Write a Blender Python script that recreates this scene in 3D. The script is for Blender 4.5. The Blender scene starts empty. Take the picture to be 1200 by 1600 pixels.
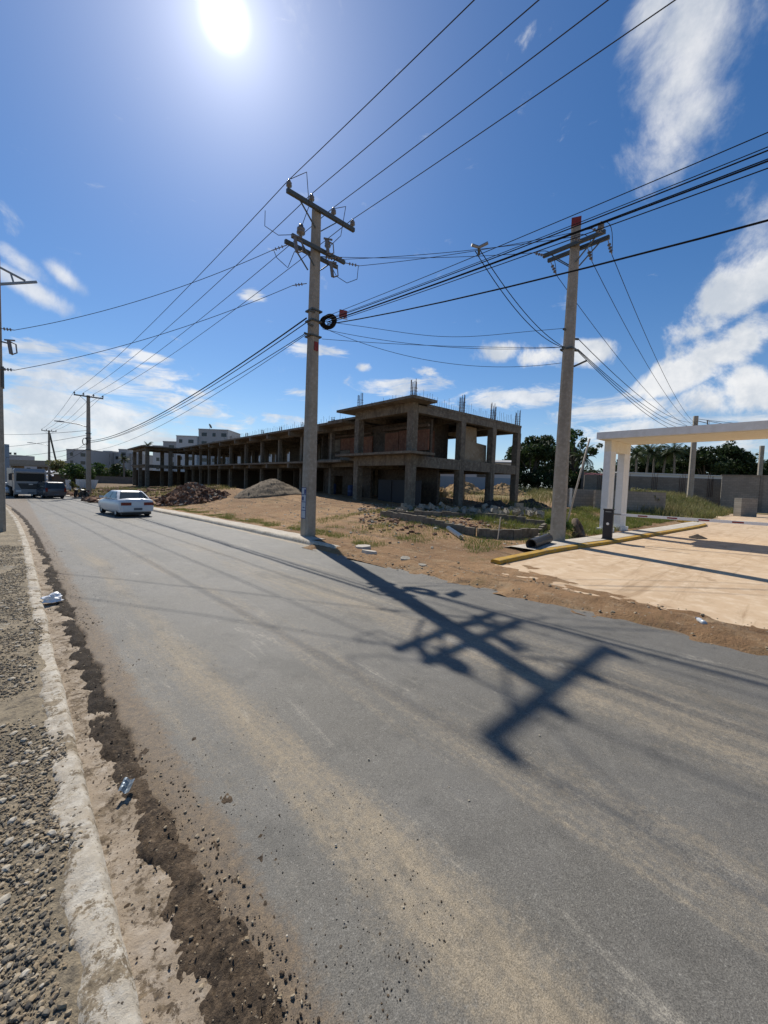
import bpy, math, random
import numpy as np
from mathutils import Vector, Matrix, noise as mn

C = bpy.context.scene.collection
R = math.radians
PI = math.pi
rnd = random.Random(7)

# ------------------------------------------------------------------ camera
F, CX, CY = 612.0, 600.0, 787.0
HEAD, PITCH, ROLL, EYE = R(43.4), R(3.0), R(2.1), 1.9
_fh = Vector((math.sin(HEAD), math.cos(HEAD), 0)); _rt = Vector((math.cos(HEAD), -math.sin(HEAD), 0)); _up = Vector((0, 0, 1))
_f = _fh * math.cos(PITCH) - _up * math.sin(PITCH); _u0 = _up * math.cos(PITCH) + _fh * math.sin(PITCH)
_u = _u0 * math.cos(ROLL) - _rt * math.sin(ROLL); _r = _rt * math.cos(ROLL) + _u0 * math.sin(ROLL)
def ray(px, py): return _f + _r * ((px - CX) / F) + _u * ((CY - py) / F)
def at(px, py, depth): return Vector((0, 0, EYE)) + ray(px, py) * depth          # surveyed point at a known distance
cam = bpy.data.cameras.new('camera'); camo = bpy.data.objects.new('camera', cam); C.objects.link(camo)
cam.sensor_fit = 'HORIZONTAL'; cam.sensor_width = 36; cam.lens = 36 * F / 1200; cam.shift_y = -13 / 1200
cam.clip_start = 0.05; cam.clip_end = 6000
m = Matrix((( _r.x, _u.x, -_f.x, 0), (_r.y, _u.y, -_f.y, 0), (_r.z, _u.z, -_f.z, EYE), (0, 0, 0, 1)))
camo.matrix_world = m
bpy.context.scene.camera = camo

# ------------------------------------------------------------------ helpers
def sst(a, b, x):
    t = min(1, max(0, (x - a) / (b - a))); return t * t * (3 - 2 * t)
def fbm(x, y, z=0.0, o=4): return mn.fractal(Vector((x, y, z)), 1.0, 2.0, o)
class MB:
    def __init__(s): s.v = []; s.f = []
    def add(s, vs, fs):
        k = len(s.v); s.v += [tuple(p) for p in vs]; s.f += [tuple(i + k for i in q) for q in fs]; return s
    def box(s, c, d, rz=0, M=None):
        hx, hy, hz = d[0] / 2, d[1] / 2, d[2] / 2
        vs = [Vector((x, y, z)) for z in (-hz, hz) for x, y in ((-hx, -hy), (hx, -hy), (hx, hy), (-hx, hy))]
        if rz: q = Matrix.Rotation(rz, 3, 'Z'); vs = [q @ p for p in vs]
        vs = [p + Vector(c) for p in vs]
        if M: vs = [M @ p for p in vs]
        return s.add(vs, [(3, 2, 1, 0), (4, 5, 6, 7), (0, 1, 5, 4), (1, 2, 6, 5), (2, 3, 7, 6), (3, 0, 4, 7)])
    def bb(s, x0, x1, y0, y1, z0, z1): return s.box(((x0 + x1) / 2, (y0 + y1) / 2, (z0 + z1) / 2), (x1 - x0, y1 - y0, z1 - z0))
    def beam(s, p, q, w, h=None):
        p = Vector(p); q = Vector(q); h = h or w; d = (q - p)
        z = d.normalized(); x = z.cross(Vector((0, 0, 1)))
        if x.length < 1e-3: x = Vector((1, 0, 0))
        x.normalize(); y = z.cross(x)
        vs = [o + x * a * w / 2 + y * b * h / 2 for o in (p, q) for a, b in ((-1, -1), (1, -1), (1, 1), (-1, 1))]
        return s.add(vs, [(3, 2, 1, 0), (4, 5, 6, 7), (0, 1, 5, 4), (1, 2, 6, 5), (2, 3, 7, 6), (3, 0, 4, 7)])
    def tube(s, pts, r, n=8, cap=True):
        pts = [Vector(p) for p in pts]; rs = r if isinstance(r, (list, tuple)) else [r] * len(pts)
        vs = []; fs = []; X = None
        for i, p in enumerate(pts):
            t = (pts[min(i + 1, len(pts) - 1)] - pts[max(i - 1, 0)]).normalized()
            if X is None:
                X = t.cross(Vector((0, 0, 1)))
                if X.length < 1e-3: X = Vector((1, 0, 0))
            X = (X - t * X.dot(t)).normalized(); Y = t.cross(X)
            for k in range(n):
                a = 2 * PI * k / n; vs.append(p + (X * math.cos(a) + Y * math.sin(a)) * rs[i])
        for i in range(len(pts) - 1):
            for k in range(n):
                a = i * n + k; b = i * n + (k + 1) % n; fs.append((a, b, b + n, a + n))
        if cap: fs.append(tuple(range(n))[::-1]); fs.append(tuple((len(pts) - 1) * n + k for k in range(n)))
        return s.add(vs, fs)
    def lathe(s, prof, c, n=12, M=None):       # prof: (r,z)
        vs = []; fs = []
        for r, z in prof:
            for k in range(n):
                a = 2 * PI * k / n; p = Vector((r * math.cos(a), r * math.sin(a), z))
                vs.append((M @ p if M else p) + Vector(c))
        for i in range(len(prof) - 1):
            for k in range(n):
                a = i * n + k; b = i * n + (k + 1) % n; fs.append((a, b, b + n, a + n))
        return s.add(vs, fs)
    def loft(s, rings, cap=True):
        n = len(rings[0]); vs = [p for r in rings for p in r]; fs = []
        for i in range(len(rings) - 1):
            for k in range(n):
                a = i * n + k; b = i * n + (k + 1) % n; fs.append((a, b, b + n, a + n))
        if cap: fs.append(tuple(range(n))[::-1]); fs.append(tuple((len(rings) - 1) * n + k for k in range(n)))
        return s.add(vs, fs)
    def stone(s, c, r, rg, flat=0.7):
        t = (1 + 5 ** .5) / 2
        V = [(-1, t, 0), (1, t, 0), (-1, -t, 0), (1, -t, 0), (0, -1, t), (0, 1, t), (0, -1, -t), (0, 1, -t), (t, 0, -1), (t, 0, 1), (-t, 0, -1), (-t, 0, 1)]
        Fc = [(0, 11, 5), (0, 5, 1), (0, 1, 7), (0, 7, 10), (0, 10, 11), (1, 5, 9), (5, 11, 4), (11, 10, 2), (10, 7, 6), (7, 1, 8), (3, 9, 4), (3, 4, 2), (3, 2, 6), (3, 6, 8), (3, 8, 9), (4, 9, 5), (2, 4, 11), (6, 2, 10), (8, 6, 7), (9, 8, 1)]
        a = rg.random() * 6.28; ca, sa = math.cos(a), math.sin(a); sx = r * rg.uniform(.7, 1.3) / 1.9; sy = r * rg.uniform(.6, 1.1) / 1.9; sz = r * flat * rg.uniform(.6, 1.1) / 1.9
        vs = []
        for x, y, z in V:
            j = rg.uniform(.75, 1.2); x *= sx * j; y *= sy * j; z *= sz * j
            vs.append((c[0] + x * ca - y * sa, c[1] + x * sa + y * ca, c[2] + z))
        return s.add(vs, Fc)
    def build(s, name, mat, parent=None, smooth=False, off=None):
        me = bpy.data.meshes.new(name)
        o0 = Vector(off) if off is not None else None
        vs = s.v if o0 is None else [tuple(Vector(p) - o0) for p in s.v]
        me.from_pydata(vs, [], s.f); me.materials.append(mat)
        if smooth:
            for p in me.polygons: p.use_smooth = True
        o = bpy.data.objects.new(name, me); C.objects.link(o)
        if parent: o.parent = parent
        elif o0 is not None: o.location = o0
        return o
def tag(o, label=None, cat=None, group=None, kind=None):
    if label: o['label'] = label
    if cat: o['category'] = cat
    if group: o['group'] = group
    if kind: o['kind'] = kind
    return o
def empty(name, loc, rz=0, label=None, cat=None, group=None):
    o = bpy.data.objects.new(name, None); C.objects.link(o); o.location = loc; o.rotation_euler = (0, 0, rz); o.empty_display_size = .2
    return tag(o, label, cat, group)
def kids(o): return [c for c in bpy.data.objects if c.parent == o]
def copy_tree(o, parent=None):
    c = o.copy(); C.objects.link(c); c.parent = parent
    for ch in kids(o): copy_tree(ch, c)
    return c

# ------------------------------------------------------------------ materials
def newmat(name):
    mt = bpy.data.materials.new(name); mt.use_nodes = True; nt = mt.node_tree
    return mt, nt, nt.nodes['Principled BSDF']
class NT:
    def __init__(s, nt): s.nt = nt
    def n(s, t, **k):
        x = s.nt.nodes.new(t)
        for a, b in k.items(): setattr(x, a, b)
        return x
    def l(s, a, b): s.nt.links.new(a, b)
    def put(s, sock, v):
        if isinstance(v, bpy.types.NodeSocket): s.l(v, sock)
        elif v is not None: sock.default_value = v
    def m(s, op, a, b=None, c=None, clamp=False):
        x = s.n('ShaderNodeMath', operation=op, use_clamp=clamp)
        for i, v in enumerate((a, b, c)): s.put(x.inputs[i], v)
        return x.outputs[0]
    def dot(s, a, b):
        x = s.n('ShaderNodeVectorMath', operation='DOT_PRODUCT'); s.put(x.inputs[0], a); s.put(x.inputs[1], b); return x.outputs['Value']
    def vm(s, op, a, b):
        x = s.n('ShaderNodeVectorMath', operation=op); s.put(x.inputs[0], a); s.put(x.inputs[1], b); return x.outputs['Vector']
    def noise(s, vec, scale, detail=4, rough=.55, dist=0):
        x = s.n('ShaderNodeTexNoise'); s.put(x.inputs['Vector'], vec); x.inputs['Scale'].default_value = scale; x.inputs['Detail'].default_value = detail; x.inputs['Roughness'].default_value = rough; x.inputs['Distortion'].default_value = dist
        return x.outputs['Fac']
    def voro(s, vec, scale, feature='F1'):
        x = s.n('ShaderNodeTexVoronoi', feature=feature); s.put(x.inputs['Vector'], vec); x.inputs['Scale'].default_value = scale
        return x
    def mix(s, fac, a, b, mode='MIX'):
        x = s.n('ShaderNodeMix', data_type='RGBA', blend_type=mode); s.put(x.inputs['Factor'], fac)
        for k, v in ((6, a), (7, b)):
            if isinstance(v, (tuple, list)): v = (*v[:3], 1)
            s.put(x.inputs[k], v)
        return x.outputs[2]
    def ss(s, v, lo, hi):
        x = s.n('ShaderNodeMapRange', interpolation_type='SMOOTHSTEP'); s.put(x.inputs[0], v); x.inputs[1].default_value = lo; x.inputs[2].default_value = hi
        return x.outputs[0]
    def bump(s, h, strength, dist, bsdf):
        x = s.n('ShaderNodeBump'); x.inputs['Strength'].default_value = strength; x.inputs['Distance'].default_value = dist; s.l(h, x.inputs['Height']); s.l(x.outputs[0], bsdf.inputs['Normal'])
def obj_coord(g, scale=None):
    o = g.n('ShaderNodeTexCoord').outputs['Object']
    if scale:
        mp = g.n('ShaderNodeMapping'); mp.inputs['Scale'].default_value = scale; g.l(o, mp.inputs[0]); o = mp.outputs[0]
    return o
def flat(name, col, rough=.5, metal=0, var=.15, scale=6, bump=0, spec=None):
    mt, nt, b = newmat(name); g = NT(nt); v = obj_coord(g)
    n1 = g.noise(v, scale, 5, .6)
    f = g.m('MULTIPLY_ADD', n1, var * 2.4, 1 - var * 1.2)
    x = g.n('ShaderNodeMix', data_type='RGBA', blend_type='MULTIPLY'); x.inputs[0].default_value = 1; x.inputs[6].default_value = (*col, 1)
    cc = g.n('ShaderNodeCombineColor'); [g.l(f, cc.inputs[i]) for i in range(3)]; g.l(cc.outputs[0], x.inputs[7]); g.l(x.outputs[2], b.inputs['Base Color'])
    b.inputs['Roughness'].default_value = rough; b.inputs['Metallic'].default_value = metal
    if spec is not None: b.inputs['Specular IOR Level'].default_value = spec
    if bump: g.bump(n1, bump, .02, b)
    return mt
def mottled(name, cols, s1=1.2, s2=14, rough=.85, bump=.5, bdist=.02, streak=None, spots=None, s3=None):
    mt, nt, b = newmat(name); g = NT(nt); v = obj_coord(g)
    c = g.mix(g.ss(g.noise(v, s1, 6, .62, .3), .35, .65), cols[0], cols[1])
    c = g.mix(g.ss(g.noise(v, s2, 5, .65), .42, .72), c, cols[2])
    if streak:
        vs = obj_coord(g, (streak[0], streak[0], streak[1]))
        c = g.mix(g.m('MULTIPLY', g.ss(g.noise(vs, 1, 4, .6), .48, .75), streak[3]), c, streak[2])
    if spots:
        c = g.mix(g.ss(g.noise(v, spots[0], 3, .6), spots[1], spots[1] + .06), c, spots[2])
    g.l(c, b.inputs['Base Color']); b.inputs['Roughness'].default_value = rough; b.inputs['Specular IOR Level'].default_value = .3
    h = g.noise(v, s3 or s2 * 3, 6, .7)
    g.bump(h, bump, bdist, b)
    return mt
M = {}
CONC = ((.19, .16, .12), (.12, .10, .075), (.25, .215, .165))
M['bconc'] = mottled('weathered_concrete', CONC, .8, 5, .9, .5, .03, streak=(2.5, .25, (.085, .07, .052), .75))
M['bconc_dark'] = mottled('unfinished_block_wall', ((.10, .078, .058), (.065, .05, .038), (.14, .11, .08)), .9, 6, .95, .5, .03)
M['ply'] = mottled('formwork_plywood', ((.24, .105, .06), (.17, .075, .048), (.28, .15, .09)), .7, 4, .8, .3, .01, streak=(2, .4, (.10, .05, .035), .6))
M['ply2'] = mottled('pale_plywood', ((.30, .23, .15), (.24, .17, .10), (.34, .28, .2)), .8, 4, .8, .3, .01)
M['blackpanel'] = flat('black_panel', (.02, .02, .024), .6)
M['bluedrum'] = flat('blue_plastic', (.03, .05, .12), .5)
M['pole'] = mottled('pole_concrete', ((.34, .30, .24), (.27, .24, .19), (.39, .35, .29)), 1.3, 9, .9, .35, .01, streak=(4, .3, (.2, .18, .155), .55))
M['steel'] = flat('galvanised_steel', (.30, .31, .31), .5, .7, .2, 8)
M['steel_dark'] = flat('weathered_steel', (.10, .11, .105), .6, .4, .2, 8)
M['rebar'] = flat('rusty_rebar', (.10, .055, .04), .8, .3, .3, 9)
M['porc'] = flat('insulator_porcelain', (.17, .16, .15), .3, 0, .2, 20)
M['cable'] = flat('black_cable', (.02, .02, .02), .9, 0, .1, 3, spec=.05)
M['wire'] = flat('dull_wire', (.05, .05, .055), .95, 0, .1, 3, spec=.03)
M['red'] = flat('red_paint', (.22, .022, .018), .6, 0, .3, 12)
M['bluepaint'] = flat('blue_marking_paint', (.02, .035, .16), .7, 0, .3, 20)
M['paleprimer'] = flat('pale_marking_paint', (.42, .46, .5), .8, 0, .25, 14)
M['white'] = mottled('white_painted_render', ((.78, .77, .74), (.72, .71, .68), (.82, .81, .79)), .7, 5, .75, .12, .004, streak=(3, .3, (.6, .57, .5), .35))
M['cream'] = mottled('cream_painted_render', ((.80, .74, .60), (.76, .69, .54), (.83, .78, .66)), .7, 5, .75, .12, .004)
M['apt'] = flat('apartment_white', (.58, .57, .55), .8, 0, .07, .3)
M['apt2'] = flat('apartment_grey', (.40, .395, .385), .8, 0, .08, .3)
M['glass_dark'] = flat('dark_window', (.02, .024, .03), .12, 0, .1, 2)
M['carglass'] = flat('car_glass', (.04, .05, .05), .06, 0, .1, 2)
M['truckglass'] = flat('truck_windscreen', (.015, .018, .02), .25, 0, .1, 2, spec=.15)
M['truckpaint'] = flat('truck_paint', (.27, .275, .275), .4, 0, .1, 2)
M['carwhite'] = flat('white_car_paint', (.66, .67, .67), .3, 0, .05, 3)
M['cardark'] = flat('grey_car_paint', (.10, .105, .115), .25, .3, .06, 3)
M['trucktrim'] = flat('black_trim', (.018, .018, .02), .5, 0, .2, 6)
M['rubber'] = flat('tyre_rubber', (.018, .018, .018), .85, 0, .3, 14)
M['rim'] = flat('wheel_rim', (.42, .43, .44), .35, .8, .1, 8)
M['tail'] = flat('tail_lamp_red', (.16, .008, .012), .2, 0, .1, 8)
M['lamp'] = flat('clear_lamp', (.6, .62, .62), .15, 0, .1, 8)
M['plate'] = flat('number_plate', (.10, .11, .13), .5, 0, .3, 30)
M['block'] = mottled('concrete_block', ((.30, .265, .21), (.20, .175, .14), (.40, .36, .29)), 2, 15, .95, .5, .01)
M['greypaint'] = flat('grey_band_paint', (.30, .37, .42), .8, 0, .1, 1)
M['zinc'] = flat('zinc_sheet', (.62, .64, .66), .55, .3, .12, 1.5)
M['wood'] = mottled('old_wood', ((.14, .10, .07), (.10, .07, .05), (.19, .14, .10)), 1.5, 9, .9, .4, .01)
M['timber'] = mottled('pale_timber', ((.46, .40, .32), (.38, .32, .25), (.5, .45, .38)), 1.5, 9, .9, .3, .01)
M['redroof'] = flat('red_roof', (.16, .035, .03), .8, 0, .2, 1)
M['plasticw'] = flat('white_plastic', (.78, .78, .78), .35, 0, .06, 6)
M['foil'] = flat('foil_packet', (.22, .26, .29), .5, .4, .3, 25)
M['pvc'] = flat('pvc_pipe', (.72, .68, .6), .5, 0, .1, 4)
M['hdpe'] = flat('black_pipe', (.018, .018, .02), .45, 0, .2, 5)
def leafmat(name, cols, sc=.6):
    mt, nt, b = newmat(name); g = NT(nt); v = obj_coord(g)
    c = g.mix(g.ss(g.noise(v, sc, 3, .6), .35, .65), cols[0], cols[1]); c = g.mix(g.ss(g.noise(v, sc * 9, 2, .6), .5, .75), c, cols[2])
    g.l(c, b.inputs['Base Color']); b.inputs['Roughness'].default_value = .6; b.inputs['Specular IOR Level'].default_value = .25
    tr = g.n('ShaderNodeBsdfTranslucent'); g.l(c, tr.inputs['Color']); ms = g.n('ShaderNodeMixShader'); ms.inputs[0].default_value = .3
    g.l(b.outputs[0], ms.inputs[1]); g.l(tr.outputs[0], ms.inputs[2]); g.l(ms.outputs[0], nt.nodes['Material Output'].inputs['Surface'])
    return mt
M['leaf'] = leafmat('dark_leaves', ((.022, .038, .012), (.035, .055, .018), (.05, .075, .025)))
M['leafm'] = leafmat('green_leaves', ((.04, .075, .018), (.06, .10, .025), (.085, .12, .035)))
M['leafy'] = leafmat('yellow_leaves', ((.12, .13, .03), (.16, .16, .04), (.10, .11, .03)))
M['palm'] = leafmat('palm_fronds', ((.03, .05, .018), (.045, .065, .022), (.07, .085, .03)))
M['grass'] = leafmat('lawn_grass', ((.14, .18, .035), (.21, .22, .06), (.28, .25, .10)), .5)
M['weed'] = leafmat('dry_weeds', ((.25, .22, .09), (.15, .17, .05), (.36, .28, .15)), .4)
M['bark'] = mottled('tree_bark', ((.09, .075, .055), (.07, .055, .04), (.13, .11, .085)), 2, 12, .95, .6, .03)
M['palmbark'] = mottled('palm_bark', ((.18, .16, .13), (.14, .12, .1), (.23, .2, .17)), 2, 12, .95, .5, .03)
M['soil_orange'] = mottled('orange_soil', ((.36, .23, .105), (.28, .175, .08), (.42, .29, .15)), .7, 4, .95, .9, .08)
M['rubble'] = mottled('rubble_soil', ((.17, .085, .046), (.115, .058, .035), (.22, .125, .078)), .7, 5, .95, .9, .06)
M['chunk'] = mottled('broken_masonry', ((.20, .10, .058), (.13, .066, .042), (.26, .165, .105)), .9, 6, .95, .6, .03)
M['gravelpile'] = mottled('grey_gravel', ((.185, .14, .092), (.135, .10, .066), (.24, .19, .13)), 1, 18, .95, .8, .03)
M['darksoil'] = mottled('dark_soil', ((.05, .04, .03), (.035, .028, .022), (.08, .062, .046)), 2, 16, .97, .9, .02)

# ground, road and pavements
def ground_mat():
    mt, nt, b = newmat('bare_dirt'); g = NT(nt); v = obj_coord(g)
    c = g.mix(g.ss(g.noise(v, .22, 6, .6, .5), .38, .62), (.35, .212, .108), (.24, .14, .07))
    mp = g.n('ShaderNodeMapping'); mp.inputs['Rotation'].default_value = (0, 0, R(35)); mp.inputs['Scale'].default_value = (1.6, .16, 1); g.l(v, mp.inputs[0])
    c = g.mix(g.m('MULTIPLY', g.ss(g.noise(mp.outputs[0], 1.0, 7, .7, .8), .5, .68), .75), c, (.12, .078, .045))
    c = g.mix(g.m('MULTIPLY', g.ss(g.noise(v, 1.7, 9, .76), .48, .68), .7), c, (.38, .27, .16))
    c = g.mix(g.m('MULTIPLY', g.ss(g.noise(v, .5, 6, .7, .6), .55, .68), .45), c, (.15, .125, .05))
    c = g.mix(g.ss(g.noise(v, 9, 3, .6), .66, .72), c, (.44, .38, .29))
    sx = g.n('ShaderNodeSeparateXYZ'); g.l(v, sx.inputs[0])
    far = g.ss(sx.outputs[0], 30, 42)
    c = g.mix(g.m('MULTIPLY', far, g.ss(g.noise(v, .4, 5, .7), .3, .6)), c, (.22, .195, .085))
    c = g.mix(g.m('MULTIPLY', g.ss(sx.outputs[1], 38, 60), .75), c, g.mix(g.noise(v, .8, 7, .75), (.10, .075, .045), (.21, .15, .09)))
    g.l(c, b.inputs['Base Color']); b.inputs['Roughness'].default_value = .95; b.inputs['Specular IOR Level'].default_value = .2
    g.bump(g.m('ADD', g.noise(v, 3, 8, .75), g.m('MULTIPLY', g.noise(v, 30, 5, .7), .35)), .8, .12, b)
    return mt
M['ground'] = ground_mat()
def asphalt_mat():
    mt, nt, b = newmat('dusty_asphalt'); g = NT(nt); v = obj_coord(g)
    sx = g.n('ShaderNodeSeparateXYZ'); g.l(v, sx.inputs[0]); X, Y = sx.outputs[0], sx.outputs[1]
    ag = g.voro(v, 150); ac = g.n('ShaderNodeSeparateColor'); g.l(ag.outputs['Color'], ac.inputs[0])
    c = g.mix(ac.outputs[0], (.105, .095, .078), (.162, .148, .122))
    c = g.mix(g.m('MULTIPLY', g.ss(ac.outputs[1], .95, .98), .5), c, (.30, .28, .24))
    c = g.mix(g.m('MULTIPLY', g.ss(g.noise(v, .55, 6, .65), .35, .7), .55), c, (.17, .16, .142))
    c = g.mix(g.m('MULTIPLY', g.ss(g.noise(v, 2.6, 7, .74), .5, .68), .5), c, (.075, .07, .06))
    c = g.mix(g.m('MULTIPLY', g.ss(g.noise(v, 5.5, 6, .74), .52, .66), .4), c, (.20, .185, .155))
    # dust blown and dragged along the driving direction
    st = obj_coord(g, (1.15, .13, 1)); st2 = obj_coord(g, (.55, .07, 1))
    n1 = g.noise(st, 1.0, 9, .74, .6); n2 = g.noise(st2, 1.3, 6, .65, .3); fine = g.noise(v, 22, 8, .82)
    def band(x0, w): return g.m('POWER', 2.718, g.m('MULTIPLY', g.m('POWER', g.m('DIVIDE', g.m('SUBTRACT', X, x0), w), 2), -1))
    bands = g.m('ADD', g.m('MULTIPLY', band(1.35, .26), .17), g.m('ADD', g.m('MULTIPLY', band(2.45, .3), .13), g.m('ADD', g.m('MULTIPLY', band(4.0, .5), .14), g.m('MULTIPLY', band(.45, .45), .22))))
    near = g.m('SUBTRACT', 1, g.m('MULTIPLY', g.ss(Y, 7, 17), .75))
    dm = g.m('ADD', g.m('ADD', g.m('MULTIPLY', n1, .8), g.m('MULTIPLY', fine, .46)), bands)
    dust = g.m('MULTIPLY', g.ss(dm, .68, .96), g.m('MULTIPLY', near, .85))
    c = g.mix(dust, c, g.mix(n2, (.34, .26, .165), (.43, .355, .245)))
    st3 = obj_coord(g, (3.2, .55, 1)); sc_ = g.m('MULTIPLY', g.m('MULTIPLY', g.ss(g.noise(st3, 1.0, 8, .78, .5), .57, .70), g.ss(fine, .35, .6)), g.m('MULTIPLY', near, .7))
    c = g.mix(sc_, c, (.40, .355, .28))
    st4 = obj_coord(g, (.9, .3, 1)); c = g.mix(g.m('MULTIPLY', g.ss(g.noise(st4, 1.3, 7, .72, .4), .52, .66), .5), c, (.085, .08, .068))
    # wheel tracks rubbed dark
    tr = g.m('MULTIPLY', g.ss(n2, .52, .68), g.m('MULTIPLY', g.m('ADD', band(3.2, .3), band(5.2, .3)), .45))
    c = g.mix(tr, c, (.07, .07, .068))
    # brown soil creeping in from the left gutter
    ed = g.m('ADD', g.m('ADD', g.m('MULTIPLY', g.noise(v, 1.6, 8, .76, .5), 1.0), g.m('MULTIPLY', g.m('SUBTRACT', fine, .5), .5)), g.m('ADD', g.m('MULTIPLY', g.ss(X, .5, 1.5), -.95), g.m('MULTIPLY', g.ss(X, .95, .6), .3)))
    c = g.mix(g.m('MULTIPLY', g.ss(ed, .2, .52), .9), c, g.mix(g.ss(fine, .35, .65), (.085, .06, .038), (.20, .14, .082)))
    er = g.m('ADD', g.m('MULTIPLY', g.noise(v, 1.3, 6, .7, .5), .9), g.m('SUBTRACT', g.ss(X, 6.2, 7.0), .75))
    c = g.mix(g.m('MULTIPLY', g.ss(er, .2, .5), .75), c, (.27, .20, .12))
    # pale spills
    c = g.mix(g.m('MULTIPLY', g.ss(g.noise(v, 1.9, 3, .6), .735, .8), .5), c, (.42, .40, .36))
    g.l(c, b.inputs['Base Color']); b.inputs['Specular IOR Level'].default_value = .35
    rr = g.m('MULTIPLY_ADD', dust, .2, .68); g.l(rr, b.inputs['Roughness'])
    grain = g.noise(v, 190, 3, .8); c2 = g.mix(1.0, c, g.mix(g.ss(grain, .3, .7), (.5, .5, .5), (1.42, 1.42, 1.42)), 'MULTIPLY'); g.l(c2, b.inputs['Base Color'])
    g.bump(g.m('ADD', g.m('MULTIPLY', ag.outputs['Distance'], .5), grain), .45, .004, b)
    return mt
M['asphalt'] = asphalt_mat()
def worn(name, cols, soil, lo, hi, sc):
    mt, nt, b = newmat(name); g = NT(nt); v = obj_coord(g)
    c = g.mix(g.ss(g.noise(v, 2.2, 6, .62, .3), .35, .65), cols[0], cols[1]); c = g.mix(g.ss(g.noise(v, 13, 5, .65), .42, .72), c, cols[2])
    d = g.mix(g.ss(g.noise(v, 30, 6, .75), .35, .65), soil[0], soil[1])
    c = g.mix(g.ss(g.m('ADD', g.m('MULTIPLY', g.noise(v, sc, 9, .78, .2), .72), g.m('MULTIPLY', g.noise(v, 34, 5, .8), .28)), lo, hi), c, d)
    c = g.mix(g.ss(g.noise(v, 40, 3, .6), .66, .69), c, (.10, .08, .06))
    g.l(c, b.inputs['Base Color']); b.inputs['Roughness'].default_value = .93; b.inputs['Specular IOR Level'].default_value = .25
    g.bump(g.noise(v, 36, 7, .75), .8, .015, b); return mt
M['kerb_left'] = worn('worn_left_kerb', ((.50, .44, .35), (.40, .34, .26), (.60, .55, .46)), ((.15, .115, .075), (.32, .255, .17)), .51, .55, 3.4)
M['gutter'] = 0
M['kerb'] = mottled('worn_kerb_concrete', ((.50, .44, .35), (.36, .30, .22), (.60, .55, .46)), 2.2, 12, .9, .7, .015, spots=(22, .68, (.16, .12, .09)))
M['gutter'] = worn('worn_gutter_concrete', ((.37, .295, .215), (.29, .225, .155), (.43, .36, .28)), ((.09, .066, .044), (.24, .18, .115)), .5, .55, 5.5)
M['gdirt'] = mottled('gutter_dirt', ((.115, .08, .05), (.05, .037, .026), (.19, .135, .085)), 5, 38, .97, 1, .02, spots=(60, .66, (.30, .24, .17)), s3=70)
M['sidewalk'] = mottled('gritty_pavement', ((.24, .195, .13), (.36, .29, .195), (.13, .11, .082)), 1.6, 18, .95, 1, .02, spots=(3.1, .63, (.42, .38, .31)))
M['paving'] = mottled('pale_pavement', ((.50, .44, .36), (.42, .36, .28), (.56, .51, .43)), 1.2, 9, .9, .4, .01)
M['drive'] = mottled('sandy_driveway', ((.58, .42, .265), (.49, .34, .205), (.64, .49, .33)), .5, 3, .85, .4, .01, streak=None, spots=(1.1, .66, (.40, .27, .16)), s3=40)
mt_ = M['drive']; g = NT(mt_.node_tree); b_ = mt_.node_tree.nodes['Principled BSDF']; v_ = obj_coord(g, (.14, 1.5, 1)); cur = b_.inputs['Base Color'].links[0].from_socket
c_ = g.mix(g.m('MULTIPLY', g.ss(g.noise(v_, 1.0, 8, .72, .9), .52, .68), .75), cur, (.34, .22, .12))
c_ = g.mix(g.m('MULTIPLY', g.ss(g.noise(obj_coord(g), 1.4, 8, .78), .56, .66), .4), c_, (.40, .275, .155)); g.l(c_, b_.inputs['Base Color'])
M['yellow'] = mottled('yellow_kerb_paint', ((.50, .29, .03), (.40, .22, .025), (.36, .25, .10)), 1.5, 7, .85, .6, .015, spots=(4, .6, (.30, .235, .16)))
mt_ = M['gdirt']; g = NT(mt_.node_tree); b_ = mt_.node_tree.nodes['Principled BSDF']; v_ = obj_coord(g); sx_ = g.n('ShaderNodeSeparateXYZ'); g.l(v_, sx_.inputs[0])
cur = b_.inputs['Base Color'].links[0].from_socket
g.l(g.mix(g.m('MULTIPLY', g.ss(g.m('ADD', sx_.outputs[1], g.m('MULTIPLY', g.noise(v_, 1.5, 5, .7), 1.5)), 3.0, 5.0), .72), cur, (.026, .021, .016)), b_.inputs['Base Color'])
M['stone_d'] = mottled('dark_gravel_stone', ((.13, .112, .088), (.07, .062, .052), (.20, .175, .135)), 9, 30, .9, .3, .005)
M['stone_t'] = mottled('tan_gravel_stone', ((.33, .255, .16), (.23, .17, .105), (.42, .35, .25)), 9, 30, .9, .3, .005)
M['stone_w'] = mottled('pale_gravel_stone', ((.44, .38, .29), (.36, .30, .21), (.52, .47, .39)), 9, 30, .9, .3, .005)
M['tar'] = flat('tar_crumb', (.018, .017, .016), .8, 0, .2, 30)

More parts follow.
